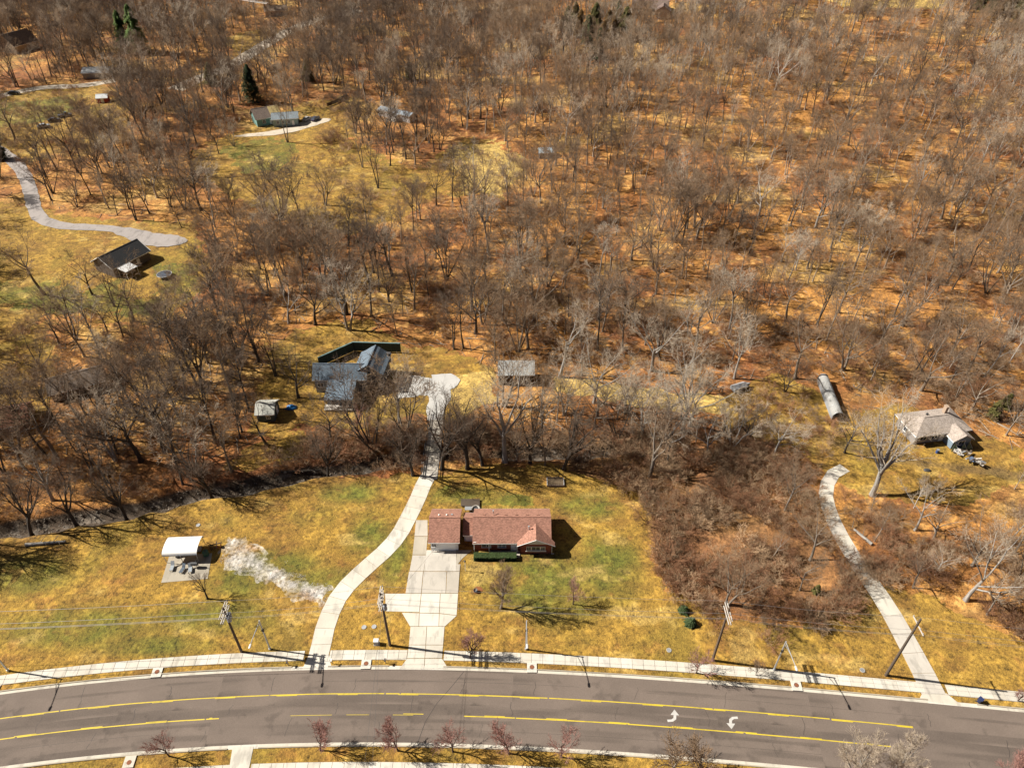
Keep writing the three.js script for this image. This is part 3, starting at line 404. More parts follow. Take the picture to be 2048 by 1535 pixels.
{ const o = gableHouse('garden_shed', 'small shed with lichen-spotted pale roof by the grey house', 'shed', [-53.7, -118.4], .05, 3.7, 4.6, 2.3, 3.6, M(.06, .085, .10, .9, { map: sidingTex }), M(.52, .52, .47, .95, { map: mottleTex }), [['w', 'f', .6, 1.3, .8, .8], ['d', 'r', .5, 0, 1.1, 1.9]], .3);
  const t = thing('tarp_pile', 'bright blue tarp thrown over a pile beside the shed', 'tarp', -49.3, 0, -120.6); const g = new THREE.SphereGeometry(1, 18, 9, 0, 6.3, 0, PI / 2), p = g.attributes.position; for (let i = 0; i < p.count; i++) { const n = .7 + .6 * noise(p.getX(i) * 3 + 9, p.getZ(i) * 3); p.setXYZ(i, p.getX(i) * 1.3 * n, p.getY(i) * .8 * n, p.getZ(i) * .75 * n); } g.computeVertexNormals(); part('sheet', g, M(.02, .16, .42, .5), t); part('pallet', box(1.7, .14, 1.1, 0, .07, 0), darkWood, t); }
{ // open barn with pale metal roof
  const o = thing('open_barn', 'open-fronted barn with pale metal roof behind the white-barked tree', 'barn', 1, 0, -130); part('roof_sheet', slab([V(-4.3, 2.9, 1.2), V(4.3, 2.9, 1.2), V(4.3, 3.7, -3.6), V(-4.3, 3.7, -3.6)], .12), M(.46, .47, .46, .7, { map: grainTex }), o);
  part('back_wall', box(8.2, 3.4, .12, 0, 1.7, -3.2), paleWood, o); for (const s of [-1, 1]) part('side_wall', box(.12, 2.9, 4, s * 4.05, 1.45, -1.1), darkWood, o); for (const x of [-4, -1.4, 1.4, 4]) part('post', box(.18, 2.8, .18, x, 1.4, .9), darkWood, o);
}
{ // white arched carport on a slab
  const s = struct('slab', 'old concrete slab under the arched carport'); part('slab_piece', flatPlate([[-61.23, -79.99], [-53.77, -80.65], [-52.74, -75.2], [-60.48, -74.37]], .05, .12), concreteOld[2], s);
  const o = thing('carport', 'white arched metal carport standing on the lawn', 'carport', -58.4, 0, -80.6, .05); const pts = []; for (let i = 0; i <= 12; i++) { const t = i / 12 * PI; pts.push([cos(t) * 1.95, 2.2 + sin(t) * .62]); }
  const panels = []; for (let i = 0; i < 12; i++) { const [z0, y0] = pts[i], [z1, y1] = pts[i + 1]; panels.push(slab([V(-3, y0, z0), V(3, y0, z0), V(3, y1, z1), V(-3, y1, z1)], .04)); } part('arched_roof', panels, metalWhite, o);
  for (const z of [-1.97, 1.97]) part('skirt', box(6.02, .35, .03, 0, 2.0, z), M(.45, .52, .60, .4), o); for (const x of [-2.8, 0, 2.8]) for (const z of [-1.9, 1.9]) part('post', box(.08, 2.1, .08, x, 1.05, z), galv, o);
  for (const x of [-2.9, 2.9]) part('hoop', new THREE.TorusGeometry(1.9, .04, 5, 16, PI).scale(1, .31, 1).rotateY(PI / 2).translate(x, 2.17, 0), galv, o);
  const w = thing('covered_mower', 'dark riding mower parked under the carport', 'mower', -59.2, .05, -80.2, .2); part('deck', box(1.5, .3, 1, 0, .35, 0), M(.10, .02, .015, .5), w); part('hood', box(.7, .4, .6, .5, .7, 0), M(.16, .03, .02, .4), w); part('seat', [box(.4, .12, .45, -.4, .72, 0), box(.1, .4, .45, -.6, .95, 0)], darkMetal, w); for (const [x, z, q] of [[-.5, .5, .28], [-.5, -.5, .28], [.6, .45, .2], [.6, -.45, .2]]) part('wheel', new THREE.CylinderGeometry(q, q, .18, 14).rotateX(PI / 2).translate(x, q, z), darkMetal, w);
  const b = thing('wood_stack', 'stacked firewood under the carport', 'firewood', -56.8, .05, -81.4); const r = RNG(9); for (let i = 0; i < 24; i++) part('log', new THREE.CylinderGeometry(.11, .11, .8, 7).rotateX(PI / 2).translate(-.8 + (i % 8) * .23, .12 + floor(i / 8) * .21, (r() - .5) * .08), paleWood, b);
  for (const [x, z, t, lab] of [[-59.6, -77.4, .1, 'grey lounge chair on the carport slab, nearest its edge'], [-57.6, -76.9, -.2, 'dark lounge chair on the carport slab, middle one'], [-56.3, -77.0, .3, 'grey lounge chair on the carport slab, beside the smoker']]) { const c = thing('lounge_chair', lab, 'chair', x, .06, z, t, 'lounge chairs on the carport slab'); const cm = lab.includes('middle') ? M(.10, .13, .17) : M(.30, .33, .36); part('seat', box(.6, .06, 1.1, 0, .38, .2), cm, c); part('backrest', box(.6, .06, .8, 0, 0, 0).rotateX(.9).translate(0, .68, -.55), cm, c); for (const [a, d] of [[-.27, .7], [.27, .7], [-.27, -.25], [.27, -.25]]) part('leg', box(.05, .36, .05, a, .18, d), darkMetal, c); }
  const sm = thing('smoker_grill', 'black barrel smoker at the carport slab', 'grill', -55.6, .06, -77.6); part('barrel', new THREE.CylinderGeometry(.35, .35, 1.1, 14).rotateZ(PI / 2).translate(0, .95, 0), darkMetal, sm); part('stack', cyl(.06, .06, .7, 8, .45, 1.2, 0), darkMetal, sm); for (const x of [-.4, .4]) for (const z of [-.25, .25]) part('leg', box(.05, .7, .05, x, .35, z), darkMetal, sm);
  const im = thing('farm_implement', 'rusty dark farm implement beside the carport', 'implement', -53.6, 0, -82.2, .3); part('frame', [box(2.4, .12, .14, 0, .6, 0), box(.14, .12, 1.6, .2, .6, .2), bar(V(-.6, .6, 0), V(-1.3, 1.3, -.3), .06)], M(.05, .035, .03), im); for (const x of [-.9, -.3, .3, .9]) part('disc', new THREE.CylinderGeometry(.32, .32, .05, 14).rotateZ(PI / 2).translate(x, .32, .5), rust, im);
  const bin = thing('water_tank', 'green plastic barrel at the carport end', 'barrel', -54.7, .02, -80.3); part('tank', new THREE.LatheGeometry([[0, 0], [.5, 0], [.55, .1], [.55, .9], [.45, 1.05], [0, 1.1]].map(p => new THREE.Vector2(...p)), 16), M(.05, .12, .07, .6), bin); part('cap', cyl(.14, .14, .08, 10, 0, 1.08, 0), darkMetal, bin);
}
{ // tan hip-roofed house on the right
  const o = thing('tan_house', 'low house with tan hip roof, tall chimney and small front gable', 'house', 89.6, 0, -113, .17); part('wall', box(11.8, 2.9, 6.2, 0, 1.35, 0), M(.30, .28, .27, .9, { map: sidingTex }), o); hipRoof(o, 11.8, 6.2, 2.75, 4.5, .6, roofTan);
  part('chimney', [box(.6, 1.7, .8, 2.6, 5.0, -1), box(.75, .14, .95, 2.6, 5.9, -1)], M(.36, .27, .2), o); part('roof_vent', box(.4, .4, .3, -1.5, 4.4, -.9), darkMetal, o);
  const g = new THREE.Group(); g.name = 'entry_gable'; g.position.set(3.0, 0, 4.1); g.rotation.y = PI / 2; o.add(g); part('wall', gableBody(3.2, 4, 2.5, 3.7), M(.22, .29, .36, .9, { map: sidingTex }), g); gableRoof(g, 3.2, 4, 2.5, 3.7, .4, roofTan); windowAt(g, 'l', 0, 1.5, 1.4, 1.1, 1.6, 2);
  windowAt(o, 'f', -4.0, 1.4, 1.5, 1.1, 5.9, 3.1); windowAt(o, 'f', -1.4, 1.4, 1.3, 1.1, 5.9, 3.1); doorAt(o, 'f', .4, 1, 2, 5.9, 3.1); windowAt(o, 'l', 0, 1.4, 1.4, 1.1, 5.9, 3.1);
}
{ const r = RNG(77); const names = [['scrap_pile', 'heap of scrap boards before the tan house gable', 'scrap pile', 93.5, -106.4, 1.7], ['scrap_pile', 'low heap of grey junk farther out on the tan house yard', 'scrap pile', 94.6, -103.6, 1.3]];
  for (const [n, l, c, x, z, s] of names) { const o = thing(n, l, c, x, 0, z); for (let i = 0; i < 16; i++) { const g = box(.5 + r() * 1.1, .12 + r() * .2, .2 + r() * .4, 0, 0, 0); g.rotateZ((r() - .5) * .9); g.rotateY(r() * 6); g.translate((r() - .5) * 2 * s, .2 + r() * .55, (r() - .5) * 1.3 * s); part('board', g, [paleWood, darkWood, galv, M(.1, .14, .22)][floor(r() * 4)], o); } }
  const c = thing('tent_canopy', 'collapsed pointed canopy frames before the tan house', 'canopy', 93.3, 0, -107.8, .2); for (const [x, z] of [[-1.3, 0], [.5, .3], [1.9, .2]]) { part('canopy_side', slab([V(x - .9, .1, z + .7), V(x + .9, .1, z + .7), V(x, 1.7, z)], .03), M(.16, .2, .12), c); part('frame_pole', bar(V(x + .9, .1, z + .7), V(x, 1.72, z), .03), trim, c); }
  const t = thing('dark_bag', 'dark plastic sheet lying on the tan house lawn', 'plastic sheet', ...(([x, z]) => [x, 0, z])([83.96, -101.37])); const g = new THREE.SphereGeometry(.6, 12, 6, 0, 6.3, 0, PI / 2).scale(1.3, .5, .8); part('sheet', g, darkMetal, t); const b = thing('barrel_drum', 'small blue drum near the scrap at the tan house', 'drum', ...(([x, z]) => [x, 0, z])([88.25, -106.43])); part('drum', cyl(.3, .3, .85, 12), M(.03, .07, .22, .5), b); part('lid', cyl(.31, .31, .05, 12, 0, .85, 0), galv, b);
}
{ // long pale hoop shelter
  const o = thing('hoop_shelter', 'long white tarp hoop shelter by the tan house', 'shelter', 71.8, 0, -123.5, 0); const ang = atan2(-14.2, 2.2); o.rotation.y = 1.47; const rr = []; for (let i = 0; i < 10; i++) { const a = i / 10 * PI, b = (i + 1) / 10 * PI; rr.push(slab([V(-7, 1 + sin(a) * 1.3, cos(a) * 1.15), V(7, 1 + sin(a) * 1.2, cos(a) * 1.15), V(7, 1 + sin(b) * 1.2, cos(b) * 1.15), V(-7, 1 + sin(b) * 1.2, cos(b) * 1.15)], .03)); } part('tarp', rr, M(.47, .47, .46, .9, { map: grainTex }), o); for (const [x, a, w] of [[-4, .5, 1.6], [1.2, .8, 2.2], [4.8, .35, 1.2]]) part('patch', slab([V(x, 1.05 + sin(a) * 1.25, cos(a) * 1.2), V(x + w, 1.05 + sin(a) * 1.25, cos(a) * 1.2), V(x + w, 1.05 + sin(a + .5) * 1.25, cos(a + .5) * 1.2), V(x, 1.05 + sin(a + .5) * 1.25, cos(a + .5) * 1.2)], .02), M(.16, .17, .18), o);
  for (let i = 0; i < 6; i++) part('hoop', new THREE.TorusGeometry(1.18, .05, 5, 14, PI).rotateY(PI / 2).scale(1, 1.04, 1).translate(-6.9 + i * 2.76, 1, 0), galv, o); for (const z of [-1.15, 1.15]) part('side_skirt', box(14, 1, .03, 0, .5, z), M(.25, .27, .30, .8), o); part('end_flap', slab([V(-7.02, 0, -1.1), V(-7.02, 0, 1.1), V(-7.02, 1.4, 1.0), V(-7.02, 2.1, 0), V(-7.02, 1.4, -1.0)], .02), M(.12, .12, .13), o);
  const q = thing('covered_boat', 'small boat under a grey tarp in the straw clearing', 'boat', 52.7, 0, -127.5, .4); const hull = new THREE.Shape([[-2.2, -.8], [1, -.8], [2.4, 0], [1, .8], [-2.2, .8]].map(p => new THREE.Vector2(...p))); part('hull', new THREE.ExtrudeGeometry(hull, { depth: .7, bevelEnabled: true, bevelSize: .1, bevelThickness: .1 }).rotateX(-PI / 2).translate(0, .3, 0), M(.28, .3, .32), q); part('tarp', slab([V(-2.3, 1.1, .95), V(1.2, 1.1, .95), V(1.2, 1.7, 0), V(-2.3, 1.7, 0)], .03), M(.38, .39, .41), q); part('tarp', slab([V(1.2, 1.1, -.95), V(-2.3, 1.1, -.95), V(-2.3, 1.7, 0), V(1.2, 1.7, 0)], .03), M(.38, .39, .41), q);
}
{ // black-roofed house on the left and its things
  const o = gableHouse('black_roofed_house', 'house with black shingle roof beside the grey gravel yard', 'house', [-113.6, -184.4], 1.06, 12, 8.4, 3, 5.4, M(.16, .13, .11, .9, { map: sidingTex }), roofBlack, [['w', 'r', .8, 1.6, 1.2, 1.1], ['d', 'f', 2, 0, 1, 2], ['w', 'f', -2, 1.6, 1.4, 1.1]], .5);
  for (const s of [-1, 1]) for (const q of [-1, 1]) part('barge_board', bar(V(s * 6.52, 5.45, 0), V(s * 6.52, 2.85, q * 4.7), .09, 4), trim, o);
  const p = thing('patio_cover', 'pale metal patio cover at the black-roofed house', 'patio cover', -109.6, height(-109.6, -178.6), -178.6, 1.06); part('roof_sheet', slab([V(-2, 2.5, 2), V(2, 2.5, 2), V(2, 2.9, -2), V(-2, 2.9, -2)], .08), M(.62, .62, .62, .5, { map: mottleTex }), p); for (const x of [-1.8, 1.8]) for (const z of [-1.8, 1.8]) part('post', box(.1, 2.5, .1, x, 1.25, z), trim, p);
  const t = thing('trampoline', 'round netted trampoline on the lawn by the black-roofed house', 'trampoline', -99.3, height(-99.3, -178), -178); part('mat', cyl(1.9, 1.9, .03, 20, 0, .9, 0), M(.05, .06, .085, .8), t); part('rim', new THREE.TorusGeometry(2.0, .1, 6, 24).rotateX(PI / 2).translate(0, .9, 0), M(.45, .47, .5), t); for (let i = 0; i < 8; i++) { const a = i * PI / 4; part('pole', bar(V(cos(a) * 2.1, 0, sin(a) * 2.1), V(cos(a) * 2.1, 2.6, sin(a) * 2.1), .04), galv, t); } part('top_ring', new THREE.TorusGeometry(2.1, .025, 5, 24).rotateX(PI / 2).translate(0, 2.6, 0), darkMetal, t);
}
gableHouse('brown_house', 'house with weathered brown roof half hidden by bare trees', 'house', [-99.8, -128], .47, 11, 6.4, 2.6, 4.3, M(.17, .12, .09, .9, { map: sidingTex }), roofBrown, [['w', 'f', -2, 1.4, 1.3, 1], ['d', 'f', 2, 0, 1, 2]], .5);
gableHouse('rust_roofed_house', 'house with rust-red roof at the left edge', 'house', [-109, -115], .35, 9, 7, 2.6, 4.5, M(.28, .2, .14, .9), M(.30, .13, .075, .95, { map: shingleTex }), [['w', 'r', 0, 1.5, 1.2, 1.1], ['w', 'f', 1.5, 1.5, 1.2, 1.1]], .5);
{ const o = gableHouse('teal_cottage', 'teal cottage with patched brown roof and blue-grey front wing', 'cottage', [-102.5, -300.5], .55, 10, 8, 3.2, 6, teal, M(.30, .23, .19, .95, { map: shingleTex }), [['w', 'f', -2, 1.6, 1.2, 1.4], ['d', 'f', .8, 0, 1, 2]], .5);
  part('patched_slope', slab([V(1.2, 3.2, 4.6), V(5.4, 3.2, 4.6), V(5.4, 6.14, .1), V(1.2, 6.14, .1)], .05), M(.52, .40, .17), o);
  const w = new THREE.Group(); w.name = 'front_wing'; w.position.set(6.5, 0, 5.8); w.rotation.y = -.35; o.add(w); part('wall', gableBody(10, 7, 3, 4.4), M(.34, .46, .46, .9, { map: sidingTex }), w); gableRoof(w, 10, 7, 3, 4.4, .5, M(.26, .31, .35, .7, { map: shingleTex })); for (const u of [-3, -1, 1.4]) windowAt(w, 'f', u, 1.6, 1, 1.3, 5, 3.5); doorAt(w, 'f', 3, 1, 2, 5, 3.5);
  fence('stone_wall', 'dark retaining wall on the lawn beyond the teal cottage', 'wall', [[-80.74, -317.65], [-77.53, -321.41], [-73.83, -329.15]], 1.6, darkWood, darkWood);
}
{ const o = gableHouse('mobile_home', 'long white mobile home with blue-grey roof among bare trees', 'mobile home', [-48.5, -305], -.56, 17, 4.6, 2.7, 3.5, white, M(.36, .43, .50, .6, { map: mottleTex }), [-6, -3, 0, 3, 6].map(u => ['w', 'f', u, 1.6, 1, 1]), .25); part('porch', box(3.4, .5, 2.4, 1, .25, 3.6), paleWood, o); part('porch_roof', slab([V(-.8, 2.3, 4.9), V(2.8, 2.3, 4.9), V(2.8, 2.6, 2.3), V(-.8, 2.6, 2.3)], .08), galv, o); }
gableHouse('tin_shed', 'small shed with bluish roof in the clearing among bare trees', 'shed', [12.5, -259.5], .1, 5, 4, 2.2, 3.2, M(.08, .08, .09), M(.50, .62, .70, .5, { map: mottleTex }), [['d', 'f', 0, 0, 1.2, 1.8]], .3);
{ const o = gableHouse('hilltop_house', 'large brown-roofed house at the top of the wooded hill', 'house', [73, -417], -.2, 18, 11, 3.2, 6.4, M(.62, .60, .56), M(.26, .19, .16, .95, { map: shingleTex }), [-6, -2, 2, 6].map(u => ['w', 'f', u, 1.7, 1.5, 1.4]), .6); const w = new THREE.Group(); w.name = 'garage_wing'; w.position.set(7, 0, 8); w.rotation.y = PI / 2; o.add(w); part('wall', gableBody(8, 7, 3, 5.2), M(.62, .60, .56), w); gableRoof(w, 8, 7, 3, 5.2, .5, M(.24, .17, .145, .95, { map: shingleTex })); }
gableHouse('roadside_house', 'small house with rusty roof beside the far road', 'house', [-143.4, -478.47], .3, 13, 8, 3, 5, M(.45, .40, .34), M(.40, .30, .22, .95, { map: shingleTex }), [['w', 'f', -3, 1.6, 1.3, 1.2], ['w', 'f', 3, 1.6, 1.3, 1.2]], .5);
gableHouse('gabled_house', 'tall gabled house with brown roof below the dark wood', 'house', [-259.39, -403.26], 1.2, 14, 11, 4.2, 9, M(.46, .38, .28, .9, { map: sidingTex }), M(.24, .19, .15, .95, { map: shingleTex }), [['w', 'r', 0, 5, 1.6, 1.6], ['w', 'r', -3, 2, 1.4, 1.5], ['w', 'r', 3, 2, 1.4, 1.5]], .6);
gableHouse('side_house', 'low house with orange-brown roof at the upper left edge', 'house', [-269.96, -403.26], .1, 13, 8, 3, 5, M(.5, .42, .3), M(.34, .2, .12, .95, { map: shingleTex }), [['w', 'f', 2, 1.6, 1.3, 1.3]], .5);
gableHouse('red_shed', 'tiny red shed with pale roof beside the parked cars', 'shed', [-180.83, -323.96], .2, 4.4, 3.4, 2.2, 3.3, M(.32, .05, .035), M(.60, .64, .66, .5), [['d', 'f', 0, 0, 1.2, 1.8]], .3);
gableHouse('grey_cabin', 'grey cabin hidden among white-barked trees', 'cabin', [-199.1, -360.17], .1, 12, 7, 2.6, 4.2, M(.34, .33, .31), M(.40, .42, .44, .7, { map: mottleTex }), [['w', 'f', 2, 1.5, 1.3, 1.1]], .4);
gableHouse('ridge_house', 'pale flat-looking house peeping over the far trees', 'house', [3.27, -471.79], .1, 16, 8, 3, 4.6, M(.60, .58, .54), M(.44, .42, .40, .95, { map: shingleTex }), [['w', 'f', -3, 1.6, 1.3, 1.2], ['w', 'f', 3, 1.6, 1.3, 1.2]], .5);

// ---------------------------------------------------------------- bridge
{ const o = thing('bridge', 'narrow concrete bridge with dark rails over the creek', 'bridge', -16.5, 0, -108.8); const r = RNG(3);
  for (let i = 0; i < 8; i++) part('deck_slab', box(3.1, .35, 2.42, 0, -.10 + r() * .01, -8.75 + i * 2.5), concreteOld[floor(r() * 4)], o);
  for (const s of [-1, 1]) { part('beam', box(.3, .6, 20, s * 1.3, -.6, 0), concreteOld[2], o); for (let i = 0; i < 9; i++) part('rail_post', box(.14, 1, .14, s * 1.68, .35, -9.6 + i * 2.4), darkMetal, o); part('rail', box(.1, .16, 19.8, s * 1.68, .8, 0), darkMetal, o); part('rail', box(.08, .1, 19.8, s * 1.68, .42, 0), darkMetal, o); }
  for (const z of [-4.5, 4.8]) part('abutment', box(4.2, 2.2, .7, 0, -1.4, z), concreteOld[1], o);
}
// ---------------------------------------------------------------- poles, wires and street lamps
function pole(name, label, [x, z], h, opt = {}) {
  const o = thing(name, label, 'utility pole', x, 0, z); part('shaft', bar(V(0, -.3, 0), V(0, h, 0), .23, 10, .15), opt.dark ? M(.10, .075, .055, .95) : woodPole, o);
  for (const dy of opt.arms) for (const sx of opt.twin ? [-.16, .16] : [.14]) { part('crossarm', box(.11, .14, 3.2, sx, h - dy, .1), paleWood, o); }
  for (const dy of opt.arms) for (const dz of [-1.4, -.5, .7, 1.5]) part('insulator', new THREE.LatheGeometry([[.02, 0], [.07, .02], [.04, .1], [.09, .14], [.03, .26], [0, .27]].map(p => new THREE.Vector2(...p)), 8).translate(.14, h - dy + .07, dz), porcelain, o);
  if (opt.can) for (const [dx, dz, dy] of opt.can) { const t = part('transformer', [cyl(.3, .3, .95, 14, dx, h - dy, dz), cyl(.32, .32, .06, 14, dx, h - dy + .95, dz)], M(.34, .37, .41, .5), o); part('bushing', [cyl(.05, .05, .25, 8, dx - .12, h - dy + 1, dz), cyl(.05, .05, .25, 8, dx + .12, h - dy + 1, dz)], porcelain, t); }
  if (opt.box) part('switch_box', box(.4, .55, .3, .25, h - 3.6, 0), galv, o); return o;
}
pole('utility_pole', 'utility pole with transformers and twin crossarms at the left power lines', [-42.75, -61.42], 11.9, { arms: [.5, 1.6], can: [[.42, .3, 3], [.3, -.35, 3]], twin: true });
pole('utility_pole', 'utility pole with crowded crossarms beside the wide driveway', [-19.43, -62.55], 13.9, { arms: [.4, 1.2, 2.2], can: [[.42, .2, 3.8]], twin: true, box: true });
pole('utility_pole', 'slim utility pole with tripled pale crossarms before the brush', [31.37, -59.97], 14, { arms: [.8, 1.7], twin: true });
pole('utility_pole', 'thick dark utility pole with one crossarm beside the right drive', [57.49, -57.48], 15, { arms: [1.5], dark: true });
pole('utility_pole', 'tall thin pole rising from the left wood', [-171.64, -261.76], 20, { arms: [] });
pole('utility_pole', 'tall utility pole with crossarms beside the far road', [-129.77, -420.14], 19, { arms: [.6, 1.8] });
function wire(a, b, sag, r = .018) { const c = new THREE.CatmullRomCurve3(Array.from({ length: 9 }, (_, i) => { const t = i / 8; return V(lerp(a[0], b[0], t), lerp(a[1], b[1], t) - 4 * sag * t * (1 - t), lerp(a[2], b[2], t)); })); return new THREE.TubeGeometry(c, 24, r, 5); }
{ const A = [-42.75, -61.42], B = [-19.43, -62.55], Cc = [31.37, -59.97], D = [57.49, -57.48]; const P = [[A[0] - 60, 11.6, A[1] + 2.5], [A[0], 11.9, A[1]], [B[0], 13.9, B[1]], [Cc[0], 14, Cc[1]], [D[0], 13.8, D[1]], [D[0] + 60, 14, D[1] + 7]];
  const spans = ['power line span leaving the left utility pole', 'power line span before the long curved drive', 'power line span across the brick house lawn', 'power line span before the brush thicket', 'power line span at the right drive'];
  for (let i = 0; i < 5; i++) { const o = thing('power_lines', spans[i], 'power lines', 0, 0, 0); for (const [dy, dz] of [[.35, -1.4], [.35, .7], [.35, 1.5], [2.6, .15]]) part('wire', wire([P[i][0], P[i][1] - dy, P[i][2] + dz], [P[i + 1][0], P[i + 1][1] - dy, P[i + 1][2] + dz], .5, i === 0 ? .03 : .017), wireM, o); }
  const s = thing('service_wire', 'thin service wire from the driveway pole to the garage', 'wire'); part('wire', wire([B[0], 10.2, B[1]], [-12.5, 3, -81.2], .4, .015), darkMetal, s);
  const s2 = thing('service_wire', 'thin wires crossing the road from the driveway pole', 'wire'); for (const q of [-.8, .8]) part('wire', wire([B[0], 11, B[1] + q], [B[0] + 2 + q, 9.5, -28], .5, .015), darkMetal, s2);
  const far = [-129.77, -420.14], hz = height(...far); const f = thing('power_lines', 'far power lines leaving the pole by the far road', 'power lines'); for (const q of [-1.4, .7, 1.5]) part('wire', wire([far[0], hz + 18.4, far[1] + q], [far[0] - 58, hz + 19, far[1] - 46 + q], 1, .05), trim, f);
}
function streetLamp(label, [x, z]) {
  const o = thing('street_lamp', label, 'street lamp', x, 0, z, 0, 'street lamps along the far kerb'); part('base', cyl(.22, .2, .35, 10), galv, o); part('pole', bar(V(0, .3, 0), V(0, 7.9, 0), .14, 10, .1), galv, o);
  part('arm', [bar(V(0, 7.75, 0), V(0, 8.3, 4.2), .06), bar(V(0, 7.1, 0), V(0, 8.0, 2.2), .04), bar(V(0, 8.0, 2.2), V(0, 8.2, 3.6), .04)], galv, o); const h = part('lamp_head', new THREE.CapsuleGeometry(.14, .5, 4, 10).rotateX(PI / 2).scale(1.2, .6, 1).translate(0, 8.3, 4.5), M(.62, .62, .61, .4), o); part('lens', box(.2, .03, .4, 0, 8.21, 4.5), M(.5, .5, .48, .2), h);
  part('shield_box', box(.34, .5, .26, .02, 5.4, .05), darkMetal, o);
}
streetLamp('street lamp at the left edge of the road', [-77.88, -58.22]); streetLamp('street lamp beside the left utility pole', [-38.36, -61.85]); streetLamp('street lamp on the brick house verge', [2.22, -61.85]); streetLamp('street lamp before the brush thicket', [40.53, -58.39]);
// storm drain pads with iron covers
for (const [x, lab] of [[-77.3, 'leftmost concrete drain pad with rusty cover'], [-54.2, 'concrete drain pad with rusty cover left of the long drive'], [-22.7, 'concrete drain pad with rusty cover beside the wide driveway'], [2.8, 'concrete drain pad with rusty cover below the brick house'], [42.6, 'concrete drain pad with rusty cover near the right drive']]) { const p = RC(x, 6.3), o = thing('drain_inlet', lab, 'storm drain', p[0], 0, p[1], -.0008 * x * 2, 'storm drains along the far kerb'); part('pad', box(1.5, .16, 1.55, 0, .07, 0), concreteNew[2], o); part('cover', cyl(.32, .32, .03, 20, 0, .15, -.1), rust, o); part('cover_rim', new THREE.TorusGeometry(.34, .03, 6, 20).rotateX(PI / 2).translate(0, .155, -.1), darkMetal, o); part('throat', box(1.5, .12, .05, 0, .02, .79), darkMetal, o); }
{ const p = RC(-54, -7.0), o = thing('drain_inlet', 'concrete drain pad with rusty cover on the near verge', 'storm drain', p[0], 0, p[1], .08); part('pad', box(1.5, .16, 1.6, 0, .07, 0), concreteNew[1], o); part('cover', cyl(.32, .32, .03, 20, 0, .15, .1), rust, o); }
// mail boxes, cabinet, lamp post and other yard things
function mailbox(label, x, n, m) { const p = RC(x, n), o = thing('mailbox', label, 'mailbox', p[0], 0, p[1], 0, 'mailboxes along the kerb'); part('post', box(.1, 1.1, .1, 0, .55, 0), paleWood, o); part('box', [box(.2, .16, .5, 0, 1.16, .1), new THREE.CylinderGeometry(.1, .1, .5, 12, 1, false, -PI / 2, PI).rotateX(PI / 2).rotateZ(0).translate(0, 1.24, .1)], m, o); part('flag', box(.02, .14, .08, .12, 1.3, .1), M(.5, .03, .02), o); }
mailbox('black mailbox by the long curved drive', -34.6, 6.4, darkMetal); mailbox('white mailbox beside the long drive and its lamp', -27.9, 6.5, trim); mailbox('dark mailbox at the wide driveway', -19.7, 6.5, darkMetal); 
{ const p = RC(68.9, 6.4), o = thing('trash_cart', 'dark blue wheeled trash cart beside the right drive', 'trash cart', p[0], 0, p[1], .5); part('bin', new THREE.CylinderGeometry(.38, .28, .95, 4, 1).rotateY(PI / 4).translate(0, .55, 0), M(.02, .035, .10, .5), o); part('lid', box(.6, .07, .66, 0, 1.06, 0), M(.025, .04, .12, .5), o); for (const x of [-.22, .22]) part('wheel', new THREE.CylinderGeometry(.12, .12, .06, 12).rotateZ(PI / 2).translate(x, .12, -.3), darkMetal, o); }
{ const [x, z] = [-21.62, -62.81], o = thing('utility_cabinet', 'small pale utility cabinet by the driveway pole', 'utility cabinet', x, 0, z); part('body', box(.75, .95, .6, 0, .5, 0), M(.42, .46, .5, .5), o); part('lid', box(.8, .08, .66, 0, 1.0, 0), M(.72, .74, .75, .5), o); part('plinth', box(.9, .08, .8, 0, .04, 0), concreteOld[0], o); }
{ const [x, z] = [-8.14, -76.87], o = thing('yard_lamp', 'white yard lamp post beside the wide driveway', 'lamp post', x, 0, z); part('post', bar(V(0, 0, 0), V(0, 2.3, 0), .045, 10), trim, o); part('lantern', new THREE.CylinderGeometry(.17, .11, .36, 6).translate(0, 2.5, 0), glass, o); part('cap', new THREE.ConeGeometry(.2, .18, 6).translate(0, 2.77, 0), darkMetal, o); }
{ const [x, z] = [-6.22, -72.55], o = thing('planter_pot', 'dark planter pot in a red mulch bed on the lawn', 'planter', x, 0, z); part('pot', new THREE.LatheGeometry([[0, 0], [.25, 0], [.36, .55], [.32, .55], [.25, .3], [0, .3]].map(p => new THREE.Vector2(...p)), 14), M(.14, .15, .18), o); part('dry_stems', Array.from({ length: 12 }, (_, i) => bar(V(0, .4, 0), V(cos(i * 2.4) * .35, .95 + (i % 3) * .12, sin(i * 2.4) * .35), .012, 4)), M(.35, .28, .16), o); const q = struct('mulch_bed'); part('mulch', flatPlate(Array.from({ length: 14 }, (_, i) => [x + .4 + cos(i * .449) * (.7 + .3 * noise(i, 3)), z - .3 + sin(i * .449) * (.55 + .3 * noise(i, 9))]), .03, .05), M(.34, .13, .045, 1, { map: grainTex }), q); }
{ const o = thing('garden_bed', 'raised brown bed frame behind the brick house', 'garden bed', 8.6, 0, -97.9, 0); const m = M(.17, .12, .10); for (const s of [-1, 1]) { part('side_board', box(3.4, .45, .12, 0, .22, s * 1.1), m, o); part('end_board', box(.12, .45, 2.1, s * 1.64, .22, 0), M(.40, .39, .38), o); } part('earth', box(3.15, .3, 2.05, 0, .14, 0), soil, o); }
